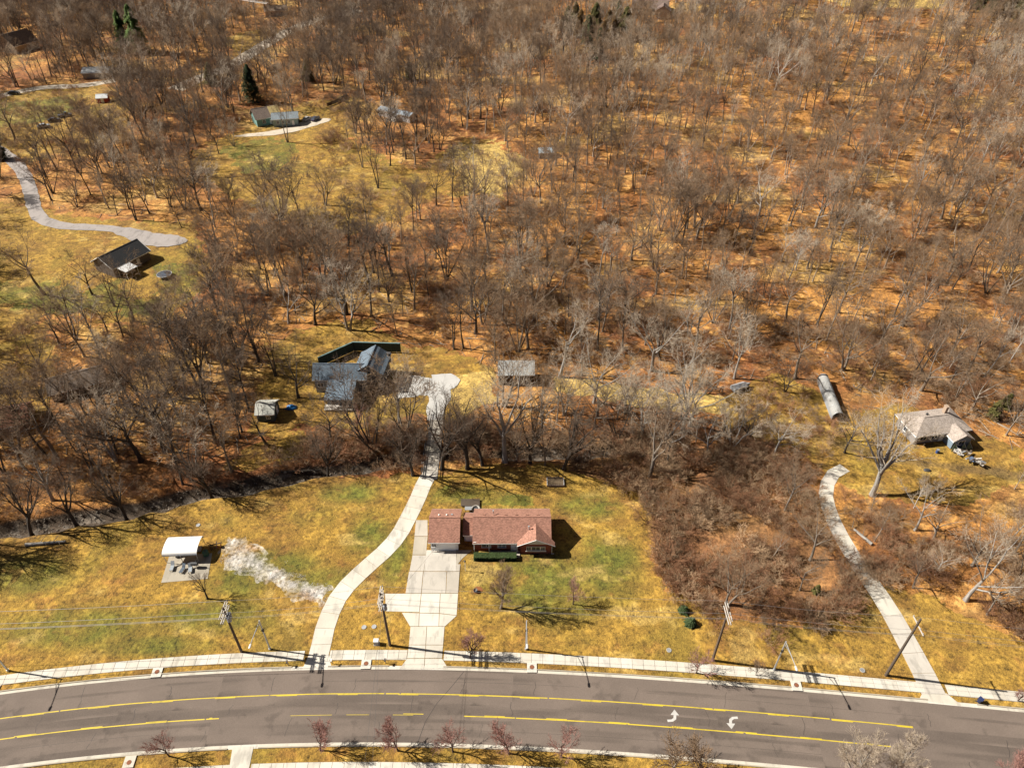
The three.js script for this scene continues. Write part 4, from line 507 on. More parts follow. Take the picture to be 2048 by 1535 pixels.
for (const [p, n, lab] of [[[24.86, -61.68], 'ground_box', 'pale utility box lid flush in the dry lawn'], [[54.19, -58.3], 'ground_box', 'greenish utility box lid near the right drive'], [[-24.1, -65.77], 'ground_box', 'dark meter lid on the grass by the driveway, outer one'], [[-22.48, -65.86], 'ground_box', 'grey meter lid on the grass by the driveway, inner one'], [[-58.51, -87.1], 'ground_box', 'round stone cover on the open lawn']]) { const o = thing(n, lab, 'utility lid', p[0], 0, p[1]); part('lid', cyl(.36, .36, .08, 12, 0, 0, 0), galv, o); part('rim', new THREE.TorusGeometry(.37, .04, 6, 16).rotateX(PI / 2).translate(0, .06, 0), concreteOld[1], o); }
// cars
function car(label, [x, z], turn, color, truck, group) {
  const o = thing('parked_car', label, 'car', x, height(x, z) + .02, z, turn, group), L = truck ? 5.3 : 4.6; const bodyM = new THREE.MeshPhysicalMaterial({ color: lin(...color), roughness: .35, clearcoat: .8, clearcoatRoughness: .1 });
  const prof = (pts, w, bev) => new THREE.ExtrudeGeometry(new THREE.Shape(pts.map(p => new THREE.Vector2(...p))), { depth: w, bevelEnabled: true, bevelSize: bev, bevelThickness: bev, bevelSegments: 2 }).translate(0, 0, -w / 2);
  part('body', prof([[-L / 2, .35], [L / 2, .35], [L / 2, .75], [L / 2 - .2, .92], [L * .18, 1.0], [-L / 2 + .1, 1.0], [-L / 2, .85]], 1.62, .07), bodyM, o);
  const cab = truck ? [[-.2, 1.0], [1.3, 1.0], [.75, 1.72], [-.1, 1.74]] : [[-1.9, 1.0], [1.25, 1.0], [.5, 1.48], [-1.2, 1.5]]; part('windows', prof(cab, 1.4, .05), glass, o); part('roof', prof(cab.slice(2).concat([[cab[3][0] - .02, cab[3][1] + .06], [cab[2][0], cab[2][1] + .06]]).map((p, i) => p), 1.36, .04), bodyM, o);
  for (const sx of [-1, 1]) for (const sz of [-1, 1]) { const w = part('tyre', new THREE.CylinderGeometry(.34, .34, .22, 16).rotateX(PI / 2).translate(sx * L * .31, .34, sz * .78), darkMetal, o); part('rim', new THREE.CylinderGeometry(.2, .2, .235, 12).rotateX(PI / 2).translate(sx * L * .31, .34, sz * .78), galv, w); }
  for (const sz of [-1, 1]) { part('headlight', box(.08, .16, .34, L / 2 + .06, .72, sz * .55), trim, o); part('tail_light', box(.08, .16, .28, -L / 2 - .06, .78, sz * .58), M(.35, .02, .02, .3), o); }
}
car('silver car parked at the teal cottage, nearer its wall', [-86.05, -302.09], 1.2, [.42, .41, .39], false); car('dark blue car parked at the teal cottage, outer one', [-82.48, -302.09], 1.2, [.03, .045, .09], false);
car('white car on the left lawn, nearest the tall thin pole', [-192.19, -293.64], .5, [.6, .65, .72], false); car('black car between two others on the left lawn', [-191.19, -300.38], .5, [.03, .035, .05], false); car('dark pickup on the left lawn, farthest of the row', [-189.09, -305.58], .5, [.07, .09, .13], true); car('black car alone on the dusty lane at the left edge', [-225.04, -332.46], .1, [.02, .025, .035], false);
console.log('buildings');

// ---------------------------------------------------------------- bare trees, grown branch by branch
class Shoots {
  constructor() { this.p = []; this.n = []; this.u = []; this.i = []; }
  tube(pts, rad, sides) {
    const base = this.p.length / 3; let ref = abs(pts[1].y - pts[0].y) > .9 * pts[1].distanceTo(pts[0]) ? V(1, 0, 0) : V(0, 1, 0), len = 0;
    for (let k = 0; k < pts.length; k++) {
      const t = pts[min(k + 1, pts.length - 1)].clone().sub(pts[max(k - 1, 0)]).normalize(), a = ref.clone().addScaledVector(t, -ref.dot(t)).normalize(), b = t.clone().cross(a); ref = a; if (k) len += pts[k].distanceTo(pts[k - 1]);
      for (let s = 0; s < sides; s++) { const f = s / sides * 2 * PI, c = cos(f), d = sin(f), nx = a.x * c + b.x * d, ny = a.y * c + b.y * d, nz = a.z * c + b.z * d; this.p.push(pts[k].x + nx * rad[k], pts[k].y + ny * rad[k], pts[k].z + nz * rad[k]); this.n.push(nx, ny, nz); this.u.push(s / sides, len / 4); }
    }
    for (let k = 0; k + 1 < pts.length; k++) for (let s = 0; s < sides; s++) { const a = base + k * sides + s, b = base + k * sides + (s + 1) % sides; this.i.push(a, b, a + sides, b, b + sides, a + sides); }
  }
  geometry() { const g = new THREE.BufferGeometry(); g.setAttribute('position', new THREE.Float32BufferAttribute(this.p, 3)); g.setAttribute('normal', new THREE.Float32BufferAttribute(this.n, 3)); g.setAttribute('uv', new THREE.Float32BufferAttribute(this.u, 2)); g.setIndex(this.i); return g; }
}
function grow(seed, o) {
  const r = RNG(seed), wood = new Shoots(), twig = new Shoots(), H = o.H; let az = r() * 6;
  const perp = (d) => { az += 2.4 + (r() - .5) * .9; const a = abs(d.y) > .95 ? V(1, 0, 0) : V(0, 1, 0), u = d.clone().cross(a).normalize(), v = d.clone().cross(u); return u.multiplyScalar(cos(az)).addScaledVector(v, sin(az)); };
  function branch(p, d, len, r0, lev) {
    const n = o.segs[lev], pts = [p.clone()], rad = [r0], dirs = [d.clone()], end = lev >= o.max ? .35 : o.taper[lev]; d = d.clone(); p = p.clone();
    for (let k = 1; k <= n; k++) { d.x += (r() - .5) * o.wob[lev]; d.y += (r() - .5) * o.wob[lev] * .6 + o.lift[lev]; d.z += (r() - .5) * o.wob[lev]; d.normalize(); p.addScaledVector(d, len / n); pts.push(p.clone()); dirs.push(d.clone()); rad.push(r0 * lerp(1, end, k / n)); }
    if (lev === 0 && o.flare) rad[0] *= 1.35;
    (lev <= 1 ? wood : twig).tube(pts, rad, o.sides[lev]);
    if (lev >= o.max) return;
    const N = Math.round(o.kids[lev] * (.8 + .4 * r()));
    for (let k = 0; k < N; k++) {
      const t = k === 0 && lev < 3 ? .99 : o.from[lev] + (1 - o.from[lev]) * ((k + r()) / N), f = min(n - 1e-3, t * n), i = floor(f), q = pts[i].clone().lerp(pts[i + 1], f - i), pd = dirs[min(n, i + 1)];
      const ang = lerp(o.ang[lev][0], o.ang[lev][1], t) * (.75 + .5 * r()), cd = pd.clone().multiplyScalar(cos(ang)).addScaledVector(perp(pd), sin(ang)).normalize();
      branch(q, cd, o.len[lev + 1] * H * (lev === 0 ? 1 : lerp(1.15, .65, t)) * (.7 + .6 * r()), max(o.minR, lerp(r0, r0 * end, t) * o.thin[lev]), lev + 1);
    }
  }
  for (let s = 0; s < (o.stems || 1); s++) { const a = s * 2.1 + r(), k = o.stems > 1 ? o.splay * (.6 + r() * .6) : .05; branch(V(cos(a) * .15 * (o.stems > 1 ? 1 : 0), -.25, sin(a) * .15 * (o.stems > 1 ? 1 : 0)), V(cos(a) * k, 1, sin(a) * k).normalize(), o.len[0] * H, o.r0 * (o.stems > 1 ? .75 : 1), 0); }
  const A = wood.geometry(), B = twig.geometry(); B.computeBoundingBox(); return { wood: A, twig: B, H: B.boundingBox.max.y, tris: (A.index.count + B.index.count) / 3 };
}
const baseTree = { H: 18, max: 4, segs: [6, 6, 4, 3, 2], sides: [7, 5, 3, 3, 3], wob: [.16, .3, .45, .55, .6], lift: [.03, .07, .06, .05, .04], taper: [.45, .25, .3, .35], kids: [7, 6, 5, 3], from: [.5, .2, .15, .1], ang: [[1.0, .45], [.95, .5], [1.0, .6], [1, .6]], len: [.58, .40, .17, .085, .055], thin: [.68, .62, .62, .62], r0: .29, minR: .026, flare: true };
const kinds = {
  wood: [grow(1, baseTree), grow(2, { ...baseTree, from: [.58, .2, .15, .1], len: [.66, .34, .15, .08, .05] }), grow(3, { ...baseTree, stems: 2, splay: .16, kids: [5, 5, 5, 3], r0: .29 }), grow(4, { ...baseTree, ang: [[1.1, .55], [.95, .5], [1, .6], [1, .6]], from: [.42, .2, .15, .1], len: [.5, .44, .17, .085, .055] }), grow(15, { ...baseTree, H: 19, len: [.7, .3, .15, .08, .05], from: [.5, .25, .15, .1], r0: .24 }), grow(16, { ...baseTree, H: 15, ang: [[1.2, .7], [1, .6], [1, .6], [1, .6]], kids: [8, 6, 5, 3], from: [.5, .2, .15, .1], len: [.55, .46, .2, .1, .06], lift: [.02, .02, .03, .03, .03] }), grow(17, { ...baseTree, H: 20, kids: [11, 6, 5, 3], from: [.4, .2, .15, .1], len: [.85, .2, .11, .07, .05], ang: [[1.1, .5], [.9, .5], [1, .6], [1, .6]], r0: .26 }), grow(18, { ...baseTree, H: 13, stems: 4, splay: .35, kids: [4, 5, 5, 3], from: [.35, .2, .15, .1], r0: .2 })],
  spread: [grow(5, { ...baseTree, H: 15, kids: [7, 7, 5, 4], from: [.35, .15, .15, .1], len: [.42, .58, .24, .11, .06], ang: [[1.15, .6], [.95, .55], [1, .6], [1, .6]], r0: .42, wob: [.2, .42, .55, .6, .6], minR: .022 }), grow(6, { ...baseTree, H: 16, stems: 2, splay: .3, kids: [5, 6, 5, 4], from: [.35, .15, .15, .1], len: [.45, .48, .22, .1, .06], r0: .42, wob: [.24, .45, .55, .6, .6] }), grow(7, { ...baseTree, H: 17, kids: [6, 6, 5, 4], from: [.4, .2, .15, .1], len: [.5, .5, .2, .1, .06], r0: .37, wob: [.25, .45, .6, .6, .6] })],
  big: [31, 32, 33].map((s, i) => grow(s, { ...baseTree, H: 18, kids: [i === 1 ? 5 : 7, 6, 6, 5], from: [.5, .15, .15, .1], len: [.4, .5, .24, .12, .065], ang: [[.85, .45], [.9, .5], [1, .6], [1, .6]], lift: [.03, .11, .06, .05, .04], thin: [.74, .68, .62, .6], taper: [.6, .3, .3, .35], r0: .48, wob: [.22, .48, .6, .65, .65], minR: .022 })),
  oval: [grow(8, { ...baseTree, H: 10, kids: [16, 8, 6, 3], from: [.16, .15, .1, .1], len: [.72, .36, .15, .07, .05], ang: [[.85, .35], [.6, .4], [.7, .5], [.8, .5]], wob: [.08, .16, .25, .3, .4], lift: [.01, .05, .05, .04, .03], r0: .22, minR: .018 })],
  young: [grow(9, { ...baseTree, H: 5, max: 3, kids: [13, 8, 6], from: [.22, .15, .1], len: [.62, .46, .2, .1], ang: [[.8, .4], [.7, .45], [.8, .5]], r0: .11, minR: .021, sides: [6, 4, 3, 3] }), grow(10, { ...baseTree, H: 5, max: 3, kids: [12, 8, 6], from: [.3, .15, .1], len: [.55, .5, .22, .11], ang: [[.95, .45], [.8, .5], [.8, .5]], r0: .11, minR: .021, sides: [6, 4, 3, 3], wob: [.2, .3, .4, .5] })],
  brush: [21, 22, 23, 24].map(s => grow(s, { ...baseTree, H: 2.6, stems: 9, splay: .85, max: 3, segs: [4, 3, 2, 2], sides: [3, 3, 3, 3], kids: [5, 4, 2], from: [.2, .15, .1], len: [.75, .42, .24, .16], ang: [[.8, .5], [.8, .6], [.9, .6]], wob: [.4, .5, .6, .6], lift: [-.02, .03, .03, .02], r0: .048, minR: .02, flare: false })),
};
const bark = { dark: M(.10, .08, .064, .95, { map: barkTex }), mid: M(.33, .275, .22, .95, { map: barkTex }), pale: M(.50, .47, .43, .9, { map: barkTex }), red: M(.16, .10, .085, .95, { map: barkTex }) };
const twigM = { dark: M(.135, .095, .066), mid: M(.245, .165, .10), pale: M(.42, .345, .26), red: M(.34, .18, .15), brush: M(.29, .145, .075), tan: M(.42, .285, .17) };
console.log('grown', Object.entries(kinds).map(([k, l]) => k + ':' + l.map(t => (t.tris | 0) + '/' + t.H.toFixed(1))).join(' '));
const UP = V(0, 1, 0);
function tree(name, label, cat, proto, x, z, h, turn, lean, tone, group) {
  const o = thing(name, label, cat, x, height(x, z), z, 0, group); o.scale.setScalar(h / proto.H); o.rotation.set(lean[0], turn, lean[1]); part('trunk', proto.wood, bark[tone], o); part('crown', proto.twig, twigM[tone], o); return o;
}
// trees that stand alone or show their shape: place, height, kind, variant, tone, label
const shown = [
  [[70.15, -94.6], 23, 'big', 0, 'pale', 'big pale tree with forked trunk before the tan house'], [[76.48, -70.87], 17, 'spread', 0, 'pale', 'pale spreading tree right of the long right drive'], [[89.09, -71.85], 15, 'spread', 2, 'pale', 'pale tree at the right edge beyond the drive'],
  [[-1.43, -103.94], 25, 'big', 1, 'pale', 'tall white-barked tree before the open barn'], [[-9.01, -101.8], 20, 'big', 2, 'dark', 'dark forked tree on the lawn edge right of the bridge'], [[-19.85, -99.98], 15, 'big', 0, 'dark', 'dark tangled tree left of the bridge'], [[-24.1, -104.96], 10, 'spread', 2, 'dark', 'low dark tree leaning over the creek by the bridge'],
  [[-32.62, -111.47], 8.5, 'young', 1, 'red', 'reddish tree before the grey house porch'], [[-22.94, -116.28], 10, 'spread', 2, 'dark', 'dark open tree beside the pale gravel drive'], [[27.63, -99.7], 19, 'big', 1, 'mid', 'forked grey tree at the brush edge behind the lawn'], [[23.13, -116.94], 12, 'wood', 3, 'pale', 'pale round-topped tree in the straw clearing'], [[17.9, -113.69], 12, 'spread', 2, 'mid', 'thin tree leaning over the straw clearing'], [[36.64, -113.05], 20, 'big', 1, 'pale', 'pale branching tree beyond the brush thicket'], [[6.72, -102.79], 14, 'wood', 3, 'mid', 'grey tree behind the raised garden bed'],
  [[-51.67, -108.99], 14, 'spread', 2, 'dark', 'dark tree standing before the garden shed'], [[-48.54, -124.33], 15, 'spread', 0, 'dark', 'dark leaning tree left of the grey house'], [[-65.18, -97.52], 15, 'wood', 0, 'dark', 'dark tree on the creek bank below the wood'], [[-80.49, -97.92], 15, 'wood', 3, 'dark', 'dark tree near the creek at the left wood'], [[-88.76, -93.3], 15, 'big', 1, 'pale', 'twisted white-barked tree in the creek brush'],
  [[-1.83, -69.32], 12.75, 'oval', 0, 'mid', 'oval bare tree on the brick house front lawn'], [[10.22, -70.09], 6, 'young', 1, 'red', 'small sapling on the brick house front lawn'], [[-51.39, -71.16], 7.5, 'big', 1, 'dark', 'small forked tree behind the left utility pole'],
  [[-14.17, -101.65], 20, 'big', 0, 'dark', 'large dark tree at the bridge end by the lawn'], [[10.52, -101.65], 19, 'big', 2, 'dark', 'large dark tree behind the lawn right of the garden bed'],
  [[-99.94, -83.81], 20, 'big', 0, 'dark', 'dark tree just past the left edge by the creek'], [[-93.88, -80.43], 16, 'big', 2, 'dark', 'dark low-branched tree at the left edge of the lawn'], [[-88.81, -85.2], 17, 'big', 2, 'dark', 'dark tree leaning over the left end of the creek'], [[-100.33, -78.58], 17, 'big', 0, 'dark', 'dark tree past the left lawn edge'], [[-73.04, -89.28], 15, 'big', 0, 'dark', 'dark tree on the bank behind the carport'], [[-6.01, -102.79], 16, 'big', 2, 'dark', 'dark crooked tree behind the brick house'], [[3.68, -103.51], 17, 'big', 0, 'dark', 'dark wide tree behind the brick house ridge'], [[-81.66, -87.58], 16, 'big', 1, 'dark', 'dark tree on the creek bank above the carport'], [[-58.85, -94.86], 16, 'big', 2, 'dark', 'dark tree on the bank above the open lawn'], [[-37.05, -100.25], 12, 'big', 0, 'dark', 'dark tree on the bank left of the long drive'],
  [[-129.19, -168.75], 22, 'spread', 2, 'mid', 'tall tree leaning on the lawn left of the black-roofed house'], [[-107.26, -162.74], 17, 'wood', 2, 'dark', 'dense dark tree in front of the black-roofed house'], [[-94.64, -312.73], 20, 'spread', 1, 'mid', 'spreading tree behind the teal cottage'], [[-62.21, -222.79], 17, 'spread', 1, 'mid', 'lone tree in the golden meadow below the cottage'], [[-196.99, -280.33], 22, 'spread', 2, 'mid', 'tall tree at the left edge by the parked cars'], [[-54.98, -253.78], 20, 'wood', 2, 'mid', 'forked tree on the meadow right of the cottage'], [[-45.08, -255.6], 15, 'spread', 2, 'dark', 'crooked dark tree on the meadow edge'],
  [[-168.65, -317.03], 24, 'spread', 1, 'pale', 'white-barked tree near the red shed'], [[-162.4, -327.84], 24, 'spread', 2, 'pale', 'white-barked tree beside the far pale road'], [[-180.66, -396.1], 26, 'spread', 1, 'pale', 'white-barked tree below the green conifers'], [[-178.67, -424.05], 26, 'spread', 0, 'pale', 'tall white-barked tree in the far left wood'], [[-5.25, -321.05], 20, 'spread', 1, 'pale', 'silvery tree in the middle of the far wood'], [[-27.09, -319.2], 19, 'wood', 2, 'pale', 'silvery slender tree left of the far silver clump'], [[-37.87, -347.39], 18, 'spread', 0, 'pale', 'silvery tree high on the wooded slope'], [[1.34, -328.75], 17, 'spread', 2, 'pale', 'silvery tree right of the far silver clump'],
  [[36.12, -70.09], 14, 'spread', 1, 'mid', 'grey tree rising from the brush thicket front'], [[52.91, -79.12], 13, 'spread', 2, 'mid', 'leaning tree beside the right drive in the brush'], [[49.14, -72.85], 10, 'wood', 3, 'mid', 'thin tree at the brush thicket corner by the drive'], [[74.56, -85.91], 12, 'spread', 2, 'pale', 'pale leaning tree beyond the right drive bend'], [[51.97, -90.77], 15, 'wood', 2, 'mid', 'tall grey tree deep in the brush thicket'], [[69.14, -106.43], 12, 'spread', 2, 'dark', 'dark crooked tree before the white hoop shelter'],
  [[45.58, -41.29], 15.5, 'oval', 0, 'pale', 'pale dense tree reaching over the near road edge'], [[50.75, -40.66], 14.5, 'oval', 0, 'pale', 'second pale dense tree reaching over the near road edge'], [[66.13, -40.34], 13.5, 'oval', 0, 'red', 'pinkish tree in the lower right corner'], [[22.15, -43.23], 10.5, 'young', 1, 'mid', 'grey young tree on the near verge below the arrows'], [[26.08, -42.25], 11, 'young', 0, 'mid', 'pale young tree at the near verge end'],
  [[-48.17, -45.43], 6.5, 'young', 1, 'red', 'young tree leaning on the near verge, leftmost of its row'], [[-27.06, -46.25], 7.2, 'young', 0, 'red', 'young reddish tree on the near verge above the gap in the walk'], [[-16.1, -46.19], 7.8, 'young', 0, 'red', 'young reddish tree on the near verge below the sealed seam'], [[-8.33, -46.05], 7.4, 'young', 1, 'red', 'young reddish tree on the near verge, middle of its row'], [[-0.42, -45.84], 8.2, 'young', 0, 'red', 'young upright reddish tree on the near verge'], [[6.88, -45.37], 7.2, 'young', 1, 'red', 'young reddish tree on the near verge, last before the arrows'],
  [[-6.59, -60.31], 6.8, 'young', 0, 'red', 'young reddish tree at the kerb right of the wide driveway'], [[28.44, -57.89], 6.8, 'young', 1, 'red', 'young tan tree at the kerb left of the slim pole'], [[37.5, -57.48], 4, 'young', 1, 'mid', 'thin crooked sapling at the kerb before the brush'], [[75.53, -53.45], 4.5, 'young', 0, 'red', 'young tree at the kerb at the right edge'],
];
{ const r = RNG(12); for (const [[x, z], h, k, v, tone, label] of shown) tree(k === 'young' ? 'young_tree' : 'bare_tree', label, 'tree', kinds[k][v], x, z, h, r() * 6.28, [(r() - .5) * .12, (r() - .5) * .16], tone); }
// where no tree may stand
const keep = [[0, -85, 11], [-12, -85, 7], [-38, -126, 9], [-33, -132, 7], [-53.7, -118, 4], [1, -131, 6], [-58, -80, 9], [90, -113, 11], [72, -123, 7], [52.7, -127.5, 3.5], [-113.6, -184, 9], [-109, -178, 5], [-99.3, -178, 4], [-100, -128, 7], [-109, -115, 6], [-101, -300, 9], [-92, -296, 9], [-84, -297, 7], [-48, -305, 10], [12.5, -259, 5], [73, -417, 14], [-16.5, -108, 4]].concat([[[-190.65, -379.09], 11], [[-200.91, -397.87], 9], [[-195.09, -399.66], 9], [[-111.24, -312.73], 8], [[-101, -292], 13], [[-91.27, -289.82], 12], [[-82.95, -293.64], 12], [[-48.97, -301.21], 12], [[-253.78, -392.6], 12], [[-263.96, -396.1], 12], [[-138.42, -458.73], 14], [[70.73, -418.54], 16], [[79.07, -412.81], 14], [[3.21, -461.04], 10], [[-182.09, -299.24], 9], [[-188.85, -289.82], 9], [[-178.61, -318.9], 8], [[-111.65, -180.23], 8], [[38.84, -367.54], 10], [[49.61, -367.66], 9], [[30.35, -385.22], 9], [[12.15, -256.05], 6], [[-40.42, -125.23], 5], [[-32.15, -123.44], 5], [[-100.22, -126.13], 7], [[-107.97, -114.17], 6], [[-35.31, -115.79], 6], [[-41.13, -114.98], 6], [[-240.01, -365.53], 15], [[-252.78, -371.02], 15], [[-190.74, -341.32], 12], [[-243.42, -381.57], 12]].map(([p, q]) => [p[0], p[1], q]));
const tracks = [[[-16.96, -116.61], [-16.37, -124.33], [-21.34, -128.51], [-26.49, -127.96], 5], [[-207.44, -277.78], [-176.19, -247.48], [-159.32, -221.72], [-143.52, -208.71], 5], [[-126.68, -206.7], [-112.25, -200.18], [-100.33, -198.91], 6], [[-111.43, -284.49], [-96.82, -287.67], [-83.13, -299.24], [-76.2, -303.25], 5], [[-235.04, -326.54], [-216.38, -342.71], [-188.84, -354.2], 4], [[-155.14, -339.93], [-139.89, -381.57], [-126.77, -437.18], [-94.15, -488.26], 6], [[62.08, -423.33], [79.46, -424.22], 7], [[60.55, -83.01], [61.1, -94.6], [67.55, -102.08], 4], [[-193.47, -290.91], [-188.8, -306.75], 4]];
const free = (x, z, m = 0) => keep.every(([a, b, q]) => hypot(x - a, z - b) > q + m) && tracks.every(t => toLine(x, z, t.slice(0, -1)) > t[t.length - 1] + m) && !shown.some(([p]) => hypot(p[0] - x, p[1] - z) < 2.5);
const woods = [];   // x, z, height, kind, variant, turn, lean, tone
{
  const r = RNG(2024), step = 5.4, probe = V(0, 0, 0);
  for (let d = 70; d < 575; d += step) for (let gx = -480; gx < 480; gx += step) {
    const x = gx + (r() - .5) * step * 1.1, z = -d + (r() - .5) * step * 1.1, a = r(), b = r(), c = r(), e = r(), f = r(), turn = r() * 6.28, l1 = (r() - .5) * .16, l2 = (r() - .5) * .16;
    if (abs(x) > .76 * hypot(d, 103) + 34 || (d < 100 && (x < 40 || zoneAt(x, z) !== 0 && zoneAt(x, z) !== 5))) continue;
    const k = zoneAt(x, z), far = smooth(150, 320, d);
    const clump = fbm(x / 30 + 5, z / 30); let p = k === 0 ? .43 + .6 * (clump - .4) : k === 5 ? .2 : d > 175 ? .035 : .06; const belt = d < 135 && x > -12 && x < 66 && (k === 0 || k === 5 && d > 98); if (k === 0 && x < -20 && d < 175) p *= 1.5; if (d > 330) p *= 1.35; if (belt) p = .58; else if (k === 0 && d < 128 && x > 62) p = .5; if (k === 0 && x > 20 && d > 150) p *= 1.05;
    if (a > p || creekDepth(x, z) > .6 || !free(x, z)) continue;
    const tone = b < (belt ? .6 : x > 30 && d > 300 ? .3 : .13) ? 'pale' : b < (x < -10 ? .45 : .82) ? 'mid' : 'dark', spread = c < (belt ? .7 : .2);
    woods.push([x, z, (d < 128 && x > 40 ? 7 + 8 * e : 10.5 + 12 * e) * (x < -20 ? 1.05 : .97) * (1 - .1 * (x > 60)), spread ? 'spread' : 'wood', floor(f * (spread ? 3 : 8)), turn, [l1, l2], tone]);
  }
  console.log('woods', woods.length);
  for (const w of woods) { probe.set(w[0], height(w[0], w[1]) + w[2] * .5, w[1]); const dist = probe.distanceTo(camera.position); probe.project(camera); w.near = abs(probe.x) < 1.02 && abs(probe.y) < 1.03 ? w[2] / dist : 0; }
  woods.sort((p, q) => q.near - p.near);
}
{
  const area = (x, z) => { const d = -z; if (d < 128) return x < -20 ? ['bare tree in the creekside wood left of the bridge', 'bare trees of the left creekside wood'] : x < 62 ? ['bare tree in the scrub between the bridge and the hoop shelter', 'bare trees of the middle scrub'] : ['bare tree in the scrub around the tan house', 'bare trees around the tan house']; if (x < -50) return ['bare tree in the wood below the black-roofed house', 'bare trees of the left wood']; if (x < 8) return ['bare tree on the slope behind the grey house', 'bare trees behind the grey house']; return ['bare tree low on the orange hillside wood behind the straw clearing', 'bare trees low on the right hillside']; };
  const own = 300 - shown.filter(s => s[2] !== 'young').length; const rest = new Map();
  woods.forEach((w, i) => { const [x, z, h, k, v, turn, lean, tone] = w; if (i < own) { const [where] = area(x, z), form = k === 'spread' ? ['wide-spreading', 'forked', 'open-crowned'][v] : ['upright', 'slender', 'twin-stemmed', 'broad', 'tall straight', 'flat-topped', 'narrow', 'many-stemmed'][v], label = ({ pale: 'pale', mid: 'brown', dark: 'dark' })[tone] + ' ' + form + ' ' + where, group = label + 's'; tree('bare_tree', label, 'tree', kinds[k][v], x, z, h, turn, lean, tone, group); } else { const key = k + v; if (!rest.has(key)) rest.set(key, []); rest.get(key).push(w); } });
  const far = new THREE.Group(); far.name = 'woodland'; far.userData = { kind: 'stuff', label: 'farther bare trees massed up the wooded hillsides', category: 'woodland' }; scene.add(far);
  const m = new THREE.Matrix4(), q = new THREE.Quaternion(), e = new THREE.Euler(), white1 = M(1, 1, 1, .95), col = new THREE.Color(), r = RNG(6);
  for (const [key, list] of rest) { const proto = kinds[list[0][3]][list[0][4]], A = new THREE.InstancedMesh(proto.wood, white1, list.length), B = new THREE.InstancedMesh(proto.twig, white1, list.length); A.name = 'trunk'; B.name = 'crown'; shade(A); shade(B); far.add(A, B);
    list.forEach(([x, z, h, , , turn, lean, tone], i) => { const s = h / proto.H; m.compose(V(x, height(x, z), z), q.setFromEuler(e.set(lean[0], turn, lean[1])), V(s, s, s)); A.setMatrixAt(i, m); B.setMatrixAt(i, m); const w = .85 + .35 * r(), hue = r(); A.setColorAt(i, col.copy(bark[tone].color).multiplyScalar(.8 * w)); B.setColorAt(i, col.copy(twigM[tone].color).multiplyScalar(w).multiply(lin(1, lerp(.93, 1.03, hue), lerp(.85, 1.05, hue)))); }); }
}
